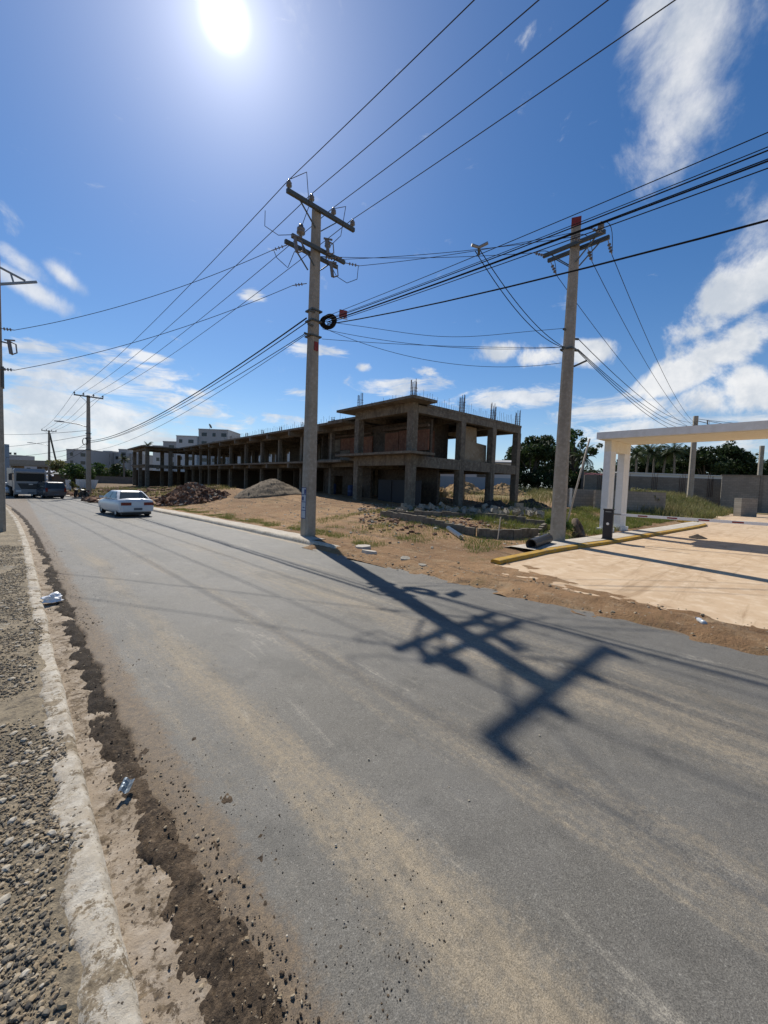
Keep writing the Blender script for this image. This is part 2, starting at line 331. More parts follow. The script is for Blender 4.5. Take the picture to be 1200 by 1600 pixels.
# ------------------------------------------------------------------ terrain heights
def off(y):
    if y < 12: return 0.0
    if y < 60: return -.0013 * (y - 12) ** 2
    return -.0013 * 48 ** 2 - .1248 * (y - 60)
def rz_(y): return -.0167 * max(-60, min(60, y))
def lot(x, y):
    z = rz_(y); xo = x - off(y)
    if xo < 3.6: return z + (.02 if xo < .3 else 0)
    L = .45 + .3 * sst(18, 28, y) - 1.15 * sst(40, 66, y)
    t = sst(7.4, 16.5, xo)
    zl = (z + .09) * (1 - t) + L * t
    z = (z + .05) + (zl - z - .05) * sst(5.6, 11, y)
    z += sst(28, 52, x) * 1.1 * sst(4.8, 10, y)
    z -= 1.2 * sst(60, 160, y) * sst(4, 16, xo) * 0
    return z
def gz(x, y):
    n = fbm(x * .35, y * .35, 1.3) * .07 + fbm(x * 1.5, y * 1.5, 4.1, 3) * .03
    xo = x - off(y); a = sst(7.4, 9.0, xo) * sst(6.2, 7.5, y)
    return lot(x, y) + n * a
def hid(x, y):                    # true under the road, pavements and driveway sheets
    xo = x - off(y)
    return (-3.2 < xo < 7.3 and -70 < y < 230) or (y < 5.9 and 6.5 < x < 70 and y > -45)
xs = [-3000, -1200, -500, -200, -90, -45, -25, -14] + list(np.arange(-8, 42, .35)) + [43, 45, 48, 52, 57, 63, 70, 85, 110, 150, 220, 350, 700, 1500, 3000]
ys = [-3000, -1200, -500, -200, -90, -45, -25] + list(np.arange(-14, 6, .8)) + list(np.arange(6, 42, .3)) + list(np.arange(42, 100, 1.0)) + [105, 115, 130, 150, 180, 230, 350, 700, 1500, 3000]
mb = MB()
for yy in ys:
    for xx in xs: mb.v.append((xx, yy, gz(xx, yy) - (.12 if hid(xx, yy) else 0)))
nx = len(xs)
mb.f = [(j * nx + i, j * nx + i + 1, (j + 1) * nx + i + 1, (j + 1) * nx + i) for j in range(len(ys) - 1) for i in range(nx - 1)]
tag(mb.build('ground', M['ground'], smooth=True), kind='structure')

def yspace(y0, y1, d0, k=.012):
    out = [y0]; y = y0
    while y < y1:
        y += max(d0, abs(y) * k); out.append(min(y, y1))
    return out
def sheet(name, xs, ys, hf, mat, kind='structure', smooth=True):
    mb = MB(); n = len(xs)
    for yy in ys:
        o = off(yy)
        for xx in xs: mb.v.append((xx + o, yy, rz_(yy) + hf(xx, yy)))
    mb.f = [(j * n + i, j * n + i + 1, (j + 1) * n + i + 1, (j + 1) * n + i) for j in range(len(ys) - 1) for i in range(n - 1)]
    return tag(mb.build(name, mat, smooth=smooth), kind=kind)
sheet('road', list(np.linspace(.42, .74, 17)) + list(np.linspace(.9, 6.95, 28)), yspace(-60, 0, 1.5) + yspace(.6, 20, .03, .008) + yspace(20.5, 230, .3, .02), lambda x, y: fbm(x * .8, y * .8, 9) * .008 - .045 * sst(.61, .55, x - fbm(3, y * 1.6, 9) * .07 - fbm(x, y * 9, 2, 3) * .03), M['asphalt'])
# left side: pavement, kerb, gutter, soil in the gutter
yl = yspace(-6, .7, .3) + yspace(.8, 60, .022, .008)
sheet('pavement', list(np.linspace(-3.2, -.6, 10)) + list(np.linspace(-.55, .26, 34)), yl, lambda x, y: .046 + fbm(x * 3, y * 3, 2) * .014 + fbm(x * 16, y * 16, 7, 3) * .006 - .05 * sst(.15, .25, x - fbm(6, y * 2.4, 3) * .05), M['sidewalk'])
def kerb_h(x, y):
    w = fbm(1.7, y * 2.2, 3) * .03; t = (x - .10) / .215
    h = .055 + fbm(x * 9, y * 9, 5) * .007 + fbm(x * 3, y * 3, 15) * .008
    if t > .8: h -= ((t - .8) / .2) ** 2 * .06
    n = fbm(4, y * 3.1, 12) * .22 + fbm(x * 8, y * 14, 2, 3) * .12 - .06
    h -= .075 * (1 - sst(.0 + n, .42 + n, t)) if t < .9 else 0
    if t < .02: h -= .08
    br = mn.noise(Vector((8.3, y * 1.3, 0)))
    if br > .2: h -= (br - .2) * .12
    return h
sheet('kerb', list(np.linspace(.10, .315, 13)), yl, kerb_h, M['kerb_left'])
sheet('gutter', list(np.linspace(.295, .62, 12)), yl, lambda x, y: -.002 + fbm(x * 6, y * 6, 8) * .008 - sst(.5, .62, x) * .03, M['gutter'])
def soil_h(x, y):
    c = .52 + fbm(.3, y * .9, 2) * .06 + .045 * sst(2.6, 1, y); w = .065 + .045 * sst(3, 1, y) + fbm(5, y * 1.3, 4) * .05
    e = 1 - ((x - c) / max(.05, w)) ** 2
    h = max(e, -1.2) * .016 - .006 + fbm(x * 7, y * 7, 11) * .026 + abs(fbm(x * 30, y * 30, 3, 3)) * .024 + fbm(x * 60, y * 60, 9, 2) * .006
    pit = mn.noise(Vector((x * 3.2, y * 2.6, 31)))
    if pit > .3: h -= (pit - .3) * .12
    return max(-.05, h)
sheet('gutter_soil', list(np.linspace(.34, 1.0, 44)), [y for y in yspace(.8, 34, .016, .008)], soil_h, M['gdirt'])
# right side: kerb, pavement
yr = yspace(9.3, 60, .3, .01)
def rk_h(x, y):
    return .13 + fbm(x * 3, y * 1.5, 6) * .018 - sst(6.93, 6.86, x) * .2
sheet('right_kerb', [6.84, 6.87, 6.90, 6.94, 7.0, 7.06, 7.1], yr, rk_h, M['kerb'])
sheet('right_pavement', list(np.linspace(7.1, 7.95, 8)), yspace(11, 62, .3, .01), lambda x, y: .115 + fbm(x, y, 5) * .02 - sst(7.7, 7.95, x) * .12, M['paving'])
# soil verge between asphalt and driveway
sheet('roadside_soil', list(np.linspace(6.4, 9.6, 48)), list(np.arange(-9, 10.5, .12)),
      lambda x, y: .02 + (1 - ((x - 7.3 - .55 * sst(1, 5, y) - fbm(2, y * .5, 7) * .5) / (.7 + .7 * sst(1.5, 5, y))) ** 2) * .045 + fbm(x * 2.4, y * 2.4, 3) * .06 + abs(fbm(x * 9, y * 9, 3)) * .02 - .03 + .05 * sst(6.55, 6.8, x - fbm(1, y * 1.1, 5) * .25) * sst(7.7, 7.3, x), M['ground'])
# driveway
mb = MB(); X = [7.35, 7.6, 8, 9, 10, 12, 14, 17, 20, 25, 30, 36, 45, 60]; Y = [-45, -25, -12, -6, -3, -1, 1, 2, 3, 4, 4.7, 5.3]
for yy in Y:
    for xx in X: mb.v.append((xx, yy, rz_(yy) + .012 + fbm(xx * .4, yy * .4, 3) * .012))
n = len(X); mb.f = [(j * n + i, j * n + i + 1, (j + 1) * n + i + 1, (j + 1) * n + i) for j in range(len(Y) - 1) for i in range(n - 1)]
tag(mb.build('driveway', M['drive'], smooth=True), kind='structure')
# yellow kerb swept along its line
def sweep(name, line, prof, mat):
    mb = MB(); n = len(prof); P = [Vector((x, y, 0)) for x, y in line]
    for i, p in enumerate(P):
        t = (P[min(i + 1, len(P) - 1)] - P[max(0, i - 1)]).normalized(); nn = Vector((-t.y, t.x, 0))
        for a, z in prof:
            q = p + nn * a; mb.v.append((q.x, q.y, rz_(q.y) + z + fbm(q.x * 2, q.y * 2, 4) * .008))
    mb.f = [(i * n + k, i * n + k + 1, (i + 1) * n + k + 1, (i + 1) * n + k) for i in range(len(P) - 1) for k in range(n - 1)]
    mb.f += [tuple(range(n)), tuple((len(P) - 1) * n + k for k in range(n))[::-1]]
    return tag(mb.build(name, mat, smooth=False), kind='structure')
yline = [(9.0, 5.12), (9.3, 5.13), (9.6, 5.14), (10.6, 5.13), (11.8, 5.16), (13.2, 5.06), (14.6, 4.9), (16.2, 4.72), (18, 4.6), (20, 4.5), (23, 4.3), (26, 4.1), (29, 3.92), (31.5, 3.85), (33, 4.1), (34, 4.8), (34.4, 6)]
ykl = []
for i in range(len(yline) - 1):
    for k in range(5): ykl.append((yline[i][0] + (yline[i + 1][0] - yline[i][0]) * k / 5, yline[i][1] + (yline[i + 1][1] - yline[i][1]) * k / 5))
sweep('yellow_kerb', ykl, [(0, -.08), (.0, .08), (.02, .11), (.04, .12), (.24, .125), (.27, .09), (.28, -.08)], M['yellow'])
mb = MB(); X = list(np.arange(11.5, 34, .5)); Yo = [.33, .7, 1.1, 1.5]
for xx in X:
    yb = np.interp(xx, [p[0] for p in yline[:14]], [p[1] for p in yline[:14]]) - .06
    for k, o in enumerate(Yo): mb.v.append((xx, yb + o, rz_(yb) + (.125 if k < 3 else .02) + fbm(xx, o, 2) * .015))
mb.f = [(i * 4 + k, (i + 1) * 4 + k, (i + 1) * 4 + k + 1, i * 4 + k + 1) for i in range(len(X) - 1) for k in range(3)]
tag(mb.build('gate_pavement', M['paving'], smooth=True), kind='structure')

def surf(px, py):                 # where a sight line meets the terrain
    d = ray(px, py); t = 2.0
    while t < 200:
        p = Vector((0, 0, EYE)) + d * t
        if p.z <= gz(p.x, p.y): break
        t += .05
    return (p.x, p.y)
# ------------------------------------------------------------------ loose stones
def scatter(name, n, fn, mat, seed, lo, hi, flat_=.7, label=None, pw=2.2):
    rg = random.Random(seed); mb = MB(); k = 0
    while k < n:
        p = fn(rg)
        if p is None: continue
        r = lo + (hi - lo) * rg.random() ** pw
        mb.stone((p[0], p[1], p[2] + r * .18), r, rg, flat_); k += 1
    return tag(mb.build(name, mat), label, 'gravel', kind='stuff')
def pave_pt(rg):
    y = .9 + 14 * rg.random() ** 3.0; x = .24 - .9 * rg.random() ** 1.05
    if fbm(x * 1.6, y * 1.1, 21) + rg.uniform(-.25, .35) < -.08 + .4 * sst(.1, .22, x): return None
    return (x, y, rz_(y) + .048 + fbm(x * 3, y * 3, 2) * .014)
scatter('dark_gravel', 17000, pave_pt, M['stone_d'], 1, .003, .015, label='dark grey gravel spread over the left pavement')
scatter('tan_gravel', 26000, pave_pt, M['stone_t'], 2, .003, .015, label='tan gravel spread over the left pavement')
scatter('pale_gravel', 2600, pave_pt, M['stone_w'], 3, .003, .03, .5, label='pale limestone chips among the gravel of the left pavement', pw=3)
def gut_pt(rg):
    y = .9 + 18 * rg.random() ** 2; x = .28 + .5 * rg.random() ** .6
    return (x, y, rz_(y) + max(0, soil_h(x, y)))
scatter('gutter_stones', 900, gut_pt, M['stone_t'], 4, .003, .012, label='small stones lying in the gutter soil', pw=3)
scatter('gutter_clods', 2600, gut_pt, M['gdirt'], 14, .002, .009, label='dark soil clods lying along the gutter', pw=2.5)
def road_pt(rg):
    y = .9 + 11 * rg.random() ** 1.7; x = .75 + abs(rg.gauss(0, .55))
    if fbm(x * 1.3, y * .8, 33) + rg.uniform(-.2, .2) < .02: return None
    return (x, y, rz_(y) + fbm(x * .8, y * .8, 9) * .008)
scatter('tar_crumbs', 600, road_pt, M['tar'], 5, .002, .0055, label='black tar crumbs strewn on the left of the asphalt')
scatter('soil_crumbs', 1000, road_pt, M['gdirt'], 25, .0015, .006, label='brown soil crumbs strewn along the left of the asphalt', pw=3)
scatter('pale_crumbs', 180, lambda rg: (lambda y: (rg.uniform(.8, 6.5), y, rz_(y) + .004))(.9 + 10 * rg.random() ** 1.5), M['stone_w'], 6, .003, .009, label='pale chips strewn over the asphalt')
def lot_pt(rg):
    y = rg.uniform(6.5, 34); x = rg.uniform(7.6, 18)
    if fbm(x * .5, y * .5, 12) + rg.uniform(-.3, .3) < 0: return None
    return (x, y, gz(x, y))
scatter('lot_stones', 900, lot_pt, M['stone_w'], 7, .015, .075, .6, label='pale stones scattered over the bare building plot', pw=3)
def heap_pt(rg):
    x, y = surf(rg.uniform(560, 850), rg.gauss(808, 12))
    return None if y < 6.4 or x < 8 else (x, y, gz(x, y))
scatter('brown_rubble', 900, heap_pt, M['chunk'], 27, .02, .14, .6, label='brown rubble scattered round the foundation walls', pw=2.5)
scatter('grey_rubble', 500, heap_pt, M['block'], 28, .02, .13, .6, label='grey rubble scattered round the foundation walls', pw=2.5)
scatter('plot_rubbish', 700, lambda rg: (lambda x, y: (x, y, gz(x, y)))(rg.uniform(4.5, 16), rg.uniform(40, 72)), M['chunk'], 17, .08, .5, .6, label='brown rubble strewn over the far end of the plot', pw=3)
scatter('verge_stones', 1500, lambda rg: (lambda x, y: (x, y, rz_(y) + .05 + fbm(x * 2.4, y * 2.4, 3) * .05))(7.2 + rg.gauss(0, .3), rg.uniform(-2, 8.5)), M['stone_t'], 8, .008, .045, .6, label='small stones along the soil verge of the driveway', pw=3)

# ------------------------------------------------------------------ grass and weeds (uncountable)
def blades(name, n, fn, mat, hlo, hhi, w, seed, label):
    rg = random.Random(seed); mb = MB(); k = 0
    while k < n:
        p = fn(rg)
        if p is None: continue
        x, y, z = p; h = rg.uniform(hlo, hhi); a = rg.random() * 6.28; b = rg.random() * 6.28; l = h * rg.uniform(.1, .7)
        dx, dy = math.cos(a) * w / 2, math.sin(a) * w / 2; bx, by = math.cos(b) * l, math.sin(b) * l
        mb.add([(x - dx, y - dy, z - .02), (x + dx, y + dy, z - .02), (x + dx * .7 + bx * .4, y + dy * .7 + by * .4, z + h * .6), (x - dx * .7 + bx * .4, y - dy * .7 + by * .4, z + h * .6), (x + bx, y + by, z + h)], [(0, 1, 2, 3), (3, 2, 4)]); k += 1
    return tag(mb.build(name, mat), label, 'grass', kind='stuff')
def verge_g(rg):
    y = rg.uniform(8.8, 34); x = 8.0 + abs(rg.gauss(0, .55)) + off(y) - (.3 if y < 11 else 0)
    if fbm(x * 1.1, y * .7, 41) + rg.uniform(-.2, .2) < .05: return None
    return (x, y, gz(x, y))
blades('verge_grass', 12000, verge_g, M['grass'], .02, .10, .011, 11, 'short yellowing grass along the back of the right pavement')
def plot_g(rg):
    x = rg.uniform(4, 16); y = rg.uniform(38, 74)
    if x - off(y) < 8 or fbm(x * .3, y * .3, 91) + rg.uniform(-.2, .3) < .02: return None
    return (x, y, gz(x, y))
blades('plot_weeds', 5000, plot_g, M['weed'], .1, .5, .05, 18, 'weeds on the far end of the building plot')
def found_g(rg):
    x = rg.uniform(9.5, 21); y = rg.uniform(6.3, 16)
    if fbm(x * .6, y * .6, 51) + rg.uniform(-.25, .25) < .08 - .25 * sst(12, 16, x): return None
    return (x, y, gz(x, y))
blades('plot_grass', 20000, found_g, M['grass'], .03, .16, .013, 12, 'patchy green grass round the low foundation walls')
def gate_g(rg):
    x = rg.uniform(15.2, 34); y = rg.uniform(6.0, 11)
    if fbm(x * .5, y * .5, 61) + rg.uniform(-.2, .3) < -.05: return None
    return (x, y, gz(x, y))
blades('gate_grass', 22000, gate_g, M['grass'], .06, .32, .02, 13, 'green grass growing around the white gate columns')
def weed_p(rg):
    x = rg.uniform(34, 62); y = rg.uniform(4.8, 13)
    if fbm(x * .25, y * .25, 71) + rg.uniform(-.25, .35) < 0: return None
    return (x, y, gz(x, y))
blades('tall_weeds', 16000, weed_p, M['weed'], .12, .85, .035, 15, 'tall dry weeds in front of the grey block walls')
def far_g(rg):
    x = rg.uniform(26, 60); y = rg.uniform(13, 42)
    if fbm(x * .2, y * .2, 81) + rg.uniform(-.25, .35) < .05: return None
    return (x, y, gz(x, y))
blades('field_weeds', 12000, far_g, M['weed'], .1, .6, .05, 16, 'rough weeds on the field behind the unfinished building')

# ------------------------------------------------------------------ utility poles
def shaft(root, w0, w1, h, rz=0, mat='pole', ch=.16):
    rings = []
    for i in range(9):
        t = i / 8; w = w0 + (w1 - w0) * t; c = w * ch; a = w / 2
        pts = [(-a + c, -a), (a - c, -a), (a, -a + c), (a, a - c), (a - c, a), (-a + c, a), (-a, a - c), (-a, -a + c)]
        q = Matrix.Rotation(rz, 3, 'Z'); rings.append([q @ Vector((x, y, -.4 + (h + .4) * t)) for x, y in pts])
    return MB().loft(rings).build('shaft', M[mat], root)
INS = [(0, 0), (.03, 0), (.03, .07), (.085, .085), (.09, .12), (.05, .13), (.08, .15), (.085, .19), (.045, .2), (.05, .25), (.025, .28), (0, .28)]
def insulator(parent, p, s=1.0): return MB().lathe([(r * s, z * s) for r, z in INS], p, 10).build('insulator', M['porc'], parent, True)
def string(parent, p, q, r=.05):      # strain insulator: a row of small discs
    p = Vector(p); q = Vector(q); mb = MB().tube([p, q], .014, 6); d = q - p
    Mx = Vector((0, 0, 1)).rotation_difference(d.normalized()).to_matrix()
    for k in range(3):
        mb.lathe([(0, -.02), (r, -.015), (r, .015), (0, .02)], p + d * (.35 + .2 * k), 8, Mx)
    return mb.build('strain_insulator', M['porc'], parent)
def cutout(parent, p, s=1):
    x, y, z = p; mb = MB(); mb.tube([(x, y, z), (x + .05 * s, y - .04 * s, z - .4 * s)], .05 * s, 8)
    mb.tube([(x + .02, y, z - .02), (x + .16 * s, y - .12 * s, z - .1 * s), (x + .18 * s, y - .14 * s, z - .36 * s), (x + .06 * s, y - .04 * s, z - .42 * s)], .02 * s, 6)
    mb.beam((x - .1 * s, y, z), (x + .14 * s, y - .1 * s, z + .02), .04 * s)
    return mb.build('fuse_cutout', M['porc'], parent)
def top_arm(root, x0, x1, z, ins, y=-.2):
    ar = MB().beam((x0, y, z), (x1, y, z), .11, .13).build('crossarm', M['steel_dark'], root)
    for xi in ins: insulator(ar, (xi, y, z + .06), 1.05)
    for s in (-1, 1): MB().beam((s * .75, y + .03, z - .05), (s * .12, y + .06, z - .62), .04, .03).build('arm_brace', M['steel_dark'], root)
    return ar
def lamp_arm(root, z, dx, L, rise):
    a = MB().tube([(0, -.1, z), (dx * L * .4, -.12, z + rise * .7), (dx * L, -.12, z + rise)], .045, 8).build('lamp_arm', M['steel'], root)
    h = MB().loft([[(dx * (L - .1), -.12 + y, z + rise + zz) for y, zz in ((-.06, .05), (.06, .05), (.06, -.05), (-.06, -.05))],
                   [(dx * (L + .3), -.12 + y, z + rise + zz) for y, zz in ((-.17, .06), (.17, .06), (.17, -.07), (-.17, -.07))],
                   [(dx * (L + .75), -.12 + y, z + rise + zz) for y, zz in ((-.1, .03), (.1, .03), (.1, -.04), (-.1, -.04))]]).build('lamp_head', M['steel'], a)
    return a

P1 = Vector((7.68, 12.05, -.08))
r1 = empty('utility_pole', P1, 0, 'tall concrete power pole at the near kerb with cable coil and blue painted marking', 'power pole', 'concrete power poles')
shaft(r1, .45, .26, 11.32)
top_arm(r1, -1.25, 1.5, 11.22, (-1.18, -.33, .57, 1.42))
for k, (yy, zz, x0, x1) in enumerate(((-.22, 9.9, -1.05, 1.1), (.22, 9.9, -1.05, 1.1))):
    ar = MB().beam((x0, yy, zz), (x1, yy, zz), .10, .12).build('lower_crossarm', M['steel_dark'], r1)
    if k == 0: insulator(ar, (-.72, yy, zz + .06), 1.6); insulator(ar, (.28, yy - .1, zz + .06), 1.2)
    for s in (-1, 1): MB().beam((s * .7, yy, zz - .06), (s * .16, yy * .9, zz - .6), .04, .03).build('arm_brace', M['steel_dark'], r1)
for p in ((-.98, -.3, 9.84), (.45, -.3, 9.6), (.2, -.36, 10.25)): cutout(r1, p, 1.15)
for p, q in (((-.4, .3, 9.95), (.1, .45, 9.98)), ((1.1, -.22, 9.9), (1.62, -.42, 9.92)), ((.4, .22, 10.0), (.9, .1, 10.05)), ((.3, -.22, 9.75), (.85, -.4, 9.9)), ((-.95, .2, 9.82), (-1.35, .55, 9.6)), ((-.25, .1, 8.78), (-.6, .45, 8.7))): string(r1, p, q)
for pts in (((-1.18, -.3, 11.55), (-1.15, -1.2, 11.3), (-.85, -.9, 10.6), (-.72, -.25, 10.3)), ((.57, -.3, 11.5), (.5, -1.0, 11.2), (.55, -.7, 10.4), (.35, -.3, 10.1)), ((-1.2, 1.4, 11.35), (-1.3, 1.2, 10.7), (-1.2, .4, 10.1), (-1, -.2, 9.95)),
            ((1.6, -.4, 9.9), (1.4, -.6, 9.3), (.95, -.6, 9.0), (.6, -.45, 9.15), (.5, -.35, 9.4)), ((-.98, -.3, 9.4), (-1.1, -.1, 8.9), (-1.3, .3, 9.3), (-1.3, .5, 9.6))):
    q = []
    for i in range(len(pts) - 1):
        for k in range(4): q.append(Vector(pts[i]).lerp(Vector(pts[i + 1]), k / 4))
    MB().tube(q + [pts[-1]], .011, 5).build('jumper_wire', M['wire'], r1)
mb = MB()
for k in range(7):
    rr = .22 + .02 * math.sin(k * 2.1); c = Vector((.42 + .015 * (k % 3), -.28 - .03 * k + .09, 7.58 + .02 * math.cos(k)))
    mb.tube([c + Vector((rr * .55 * math.cos(a), -.2 * math.cos(a), rr * .9 * math.sin(a))) for a in [2 * PI * i / 20 for i in range(21)]], .04, 6)
mb.build('cable_coil', M['cable'], r1)
for z in (7.85, 7.5, 6.98): MB().bb(-.215, .215, -.215, .215, z, z + .05).build('steel_band', M['steel_dark'], r1)
for p in ((-.35, -.2, 7.3), (-.42, -.1, 7.0), (-.32, -.25, 7.75)): MB().tube([(p[0] + .2, p[1], p[2]), p], .04, 8).build('cable_clamp', M['steel_dark'], r1)
MB().bb(-.06, .1, -.2, -.17, 6.5, 6.8).build('red_tag', M['red'], r1)
# blue painted marking: a ladder of boxes on the left face
mb = MB(); pl = MB()
def fx(z): return -.45 / 2 + (.19 / 2) * (z + .4) / 11.72 - .004
Mk = lambda y0, y1, z0, z1, o=.0: mb.add([(fx(z0) - o, y0, z0), (fx(z0) - o, y1, z0), (fx(z1) - o, y1, z1), (fx(z1) - o, y0, z1)], [(0, 1, 2, 3)])
for y0, y1 in ((-.155, -.13), (.13, .155)): Mk(y0, y1, .62, 1.72)
for z in (.62, .9, 1.2, 1.46, 1.7): Mk(-.13, .13, z, z + .025)
Mk(-.12, -.02, 1.5, 1.66); Mk(.0, .1, 1.26, 1.4); Mk(-.08, .06, 1.0, 1.03)
mb.build('painted_marking', M['bluepaint'], r1)
pl.add([(fx(.62) + .002, -.13, .64), (fx(.62) + .002, .13, .64), (fx(1.7) + .002, .13, 1.7), (fx(1.7) + .002, -.13, 1.7)], [(0, 1, 2, 3)]).build('marking_ground', M['paleprimer'], r1)

P2 = Vector((6.1, 55.1, -.8))
r2 = empty('utility_pole', P2, 0, 'power pole beside the white zinc sheets with a street lamp arm and cable coil', 'power pole', 'concrete power poles')
shaft(r2, .5, .3, 11.25); top_arm(r2, -1.3, 1.35, 11.1, (-1.25, -.45, .45, 1.3)); lamp_arm(r2, 7.7, -1, 2.2, .35)
mb = MB()
for k in range(4): mb.tube([(-.35, -.3 + .05 * k, 6.2 + 0)] and [(-.35 + .2 * math.cos(a), -.3 + .05 * k, 6.1 + .38 * math.sin(a)) for a in [2 * PI * i / 16 for i in range(17)]], .035, 6)
mb.build('cable_coil', M['cable'], r2)
for z in (5.2, 6.5, 7.0): MB().bb(-.25, .25, -.25, .25, z, z + .07).build('steel_band', M['steel_dark'], r2)
q = at(77, 740, 81); P3 = Vector((q.x, q.y, -1.0))
r3 = empty('utility_pole', P3, 0, 'distant power pole behind the grey van with a leaning stay', 'power pole', 'concrete power poles')
shaft(r3, .5, .3, 11.2); top_arm(r3, -1.2, 1.2, 11.05, (-1.1, -.4, .4, 1.1)); lamp_arm(r3, 8.0, -1, 2.6, .4)
MB().beam((.1, 0, 10.6), (1.95, 2.5, 1.0), .22).build('stay_pole', M['steel_dark'], r3)
PL = Vector((-.45, 19.1, -.3))
rl = empty('utility_pole', PL, 0, 'grey concrete pole at the left edge standing on the gritty pavement', 'power pole', 'concrete power poles')
shaft(rl, .46, .34, 9.4)
br = MB().beam((.1, -.1, 8.42), (1.1, 0, 8.9), .09, .07).build('bracket_arm', M['steel'], rl)
MB().beam((.1, -.1, 9.02), (.8, -.02, 8.82), .07, .05).build('bracket_strut', M['steel'], rl); MB().beam((.42, -.06, 8.95), (.5, -.06, 8.62), .05).build('bracket_tie', M['steel'], rl)
string(rl, (.12, -.2, 6.95), (.5, -.3, 6.97)); cutout(rl, (.36, -.2, 6.6), 1.1); MB().beam((.1, -.1, 6.55), (.42, -.2, 6.5), .04).build('cutout_bracket', M['steel_dark'], rl)
string(rl, (.12, -.2, 5.6), (.5, -.3, 5.62)); MB().bb(.17, .23, -.2, .2, 5.0, 5.7).build('cable_riser', M['steel_dark'], rl)

PR = Vector((14.5, 6.0, .0))
rr_ = empty('utility_pole', PR, 0, 'tall concrete pole with red painted top beside the yellow driveway kerb', 'power pole', 'concrete power poles')
shaft(rr_, .53, .30, 11.15, R(22)); 
q = Matrix.Rotation(R(22), 3, 'Z'); MB().loft([[q @ Vector((x * .156, y * .156, z)) for x, y in ((-1, -1), (1, -1), (1, 1), (-1, 1))] for z in (11.13, 11.42)]).build('red_cap', M['red'], rr_)
for xx in (-.2, .2):
    ar = MB().beam((xx, -1.05, 10.48), (xx, 1.05, 10.48), .1, .12).build('crossarm', M['steel_dark'], rr_)
    for s in (-1, 1): MB().beam((xx, s * .75, 10.42), (xx * .8, s * .12, 9.85), .04, .03).build('arm_brace', M['steel_dark'], rr_)
for yy in (-1.0, -.35, .95):
    string(rr_, (-.2, yy, 10.45), (-.75, yy + .2, 10.42)); string(rr_, (.2, yy, 10.42), (.85, yy + .05, 10.2), .06)
insulator(rr_, (-.2, -.9, 10.52), 1.2)
for yy, dz in ((-1.0, .5), (-.35, .35), (.95, .3)):
    MB().tube([(-.75 + 1.6 * t, yy + .2 - .15 * t - .2 * math.sin(t * PI), 10.42 - .2 * t + dz * math.sin(t * PI)) for t in [i / 10 for i in range(11)]], .011, 5).build('jumper_wire', M['wire'], rr_)
MB().tube([(.05, -.2, 6.3), (.05, -.62, 6.42)], .035, 8).build('bracket_arm', M['steel_dark'], rr_)
for p in ((-.3, .1, 7.58), (-.3, .1, 6.95), (.25, -.22, 7.3), (.25, -.22, 6.9)): MB().tube([(p[0] * .4, p[1] * .4, p[2]), p], .04, 8).build('cable_clamp', M['steel_dark'], rr_)
MB().bb(-.22, .22, -.22, .22, 6.88, 6.94).build('steel_band', M['steel_dark'], rr_)
q = at(1078, 772, 46); PF = Vector((q.x, q.y, 1.5))
rf = empty('utility_pole', PF, 0, 'slim grey pole seen through the white gate in front of the block wall', 'power pole', 'concrete power poles')
shaft(rf, .55, .42, 9.5, R(30)); MB().beam((0, 0, 9.0), (.9, -1.0, 8.7), .06).build('bracket_arm', M['steel_dark'], rf); cutout(rf, (.85, -.95, 9.05), 1.2)
q = at(1187, 742, 60); PG = Vector((q.x, q.y, 2.3))
rg2 = empty('utility_pole', PG, 0, 'pale pole rising behind the block wall at the far right', 'power pole', 'concrete power poles')
shaft(rg2, .5, .5, 7.4, R(30)); lamp_arm(rg2, 5.6, -1, 1.2, .1)

# ------------------------------------------------------------------ overhead wires, each one a thing
def wire(a, b, sag, r, label, group=None, mat='wire', name='power_line', cat='power line', n=26, wob=0):
    a = Vector(a); b = Vector(b); o = a.copy()
    pts = [a.lerp(b, t) - Vector((0, 0, 4 * sag * t * (1 - t))) + Vector((0, 0, wob * math.sin(t * 9))) for t in [i / n for i in range(n + 1)]]
    ob = MB().tube(pts, r, 6).build(name, M[mat], None, True, o)
    return tag(ob, label, cat, group)
wp = lambda P, x, y, z: P + Vector((x, y, z))
nm = ['first', 'second', 'third', 'last']
for k, (x1, x2, x0) in enumerate(((-1.18, -1.25, 6.5), (-.33, -.45, 7.3), (.57, .45, 8.15), (1.42, 1.3, 9.0))):
    wire(wp(P1, x1, -.2, 11.58), (x0, -33, 11.3), .5, .012, f'power line to the upper right from the {nm[k]} insulator from left, near pole top', 'power lines over the right kerb')
    wire(wp(P1, x1, -.2, 11.58), wp(P2, x2, -.2, 11.45), .55, .013, f'road power line from the {nm[k]} insulator from left between near pole and zinc sheet pole', 'power lines along the road')
    wire(wp(P2, x2, -.2, 11.45), wp(P3, (-1.1, -.4, .4, 1.1)[k], -.2, 11.4), .6, .016, f'far power line on the {nm[k]} insulator from left between the two distant poles', 'power lines between the distant poles')
wire(wp(P1, -1.35, .55, 9.6), wp(PL, .5, -.3, 6.97), .3, .009, 'upper line crossing the road from the near pole to the left edge pole', 'lines crossing the road')
wire(wp(P1, -.6, .45, 8.7), wp(PL, .5, -.3, 5.62), .3, .009, 'lower line crossing the road from the near pole to the left edge pole', 'lines crossing the road')
for k, (p, q) in enumerate((((.1, .45, 9.98), (-.75, 1.15, 10.42)), ((.9, .1, 10.05), (-.75, -.15, 10.42)), ((1.62, -.42, 9.92), (-.75, -.8, 10.42)))):
    wire(wp(P1, *p), wp(PR, *q), .12, .009, f'{["upper", "middle", "lower"][k]} of three lines joining the crossarms of the near pole and the red topped pole', 'lines joining the two near poles')
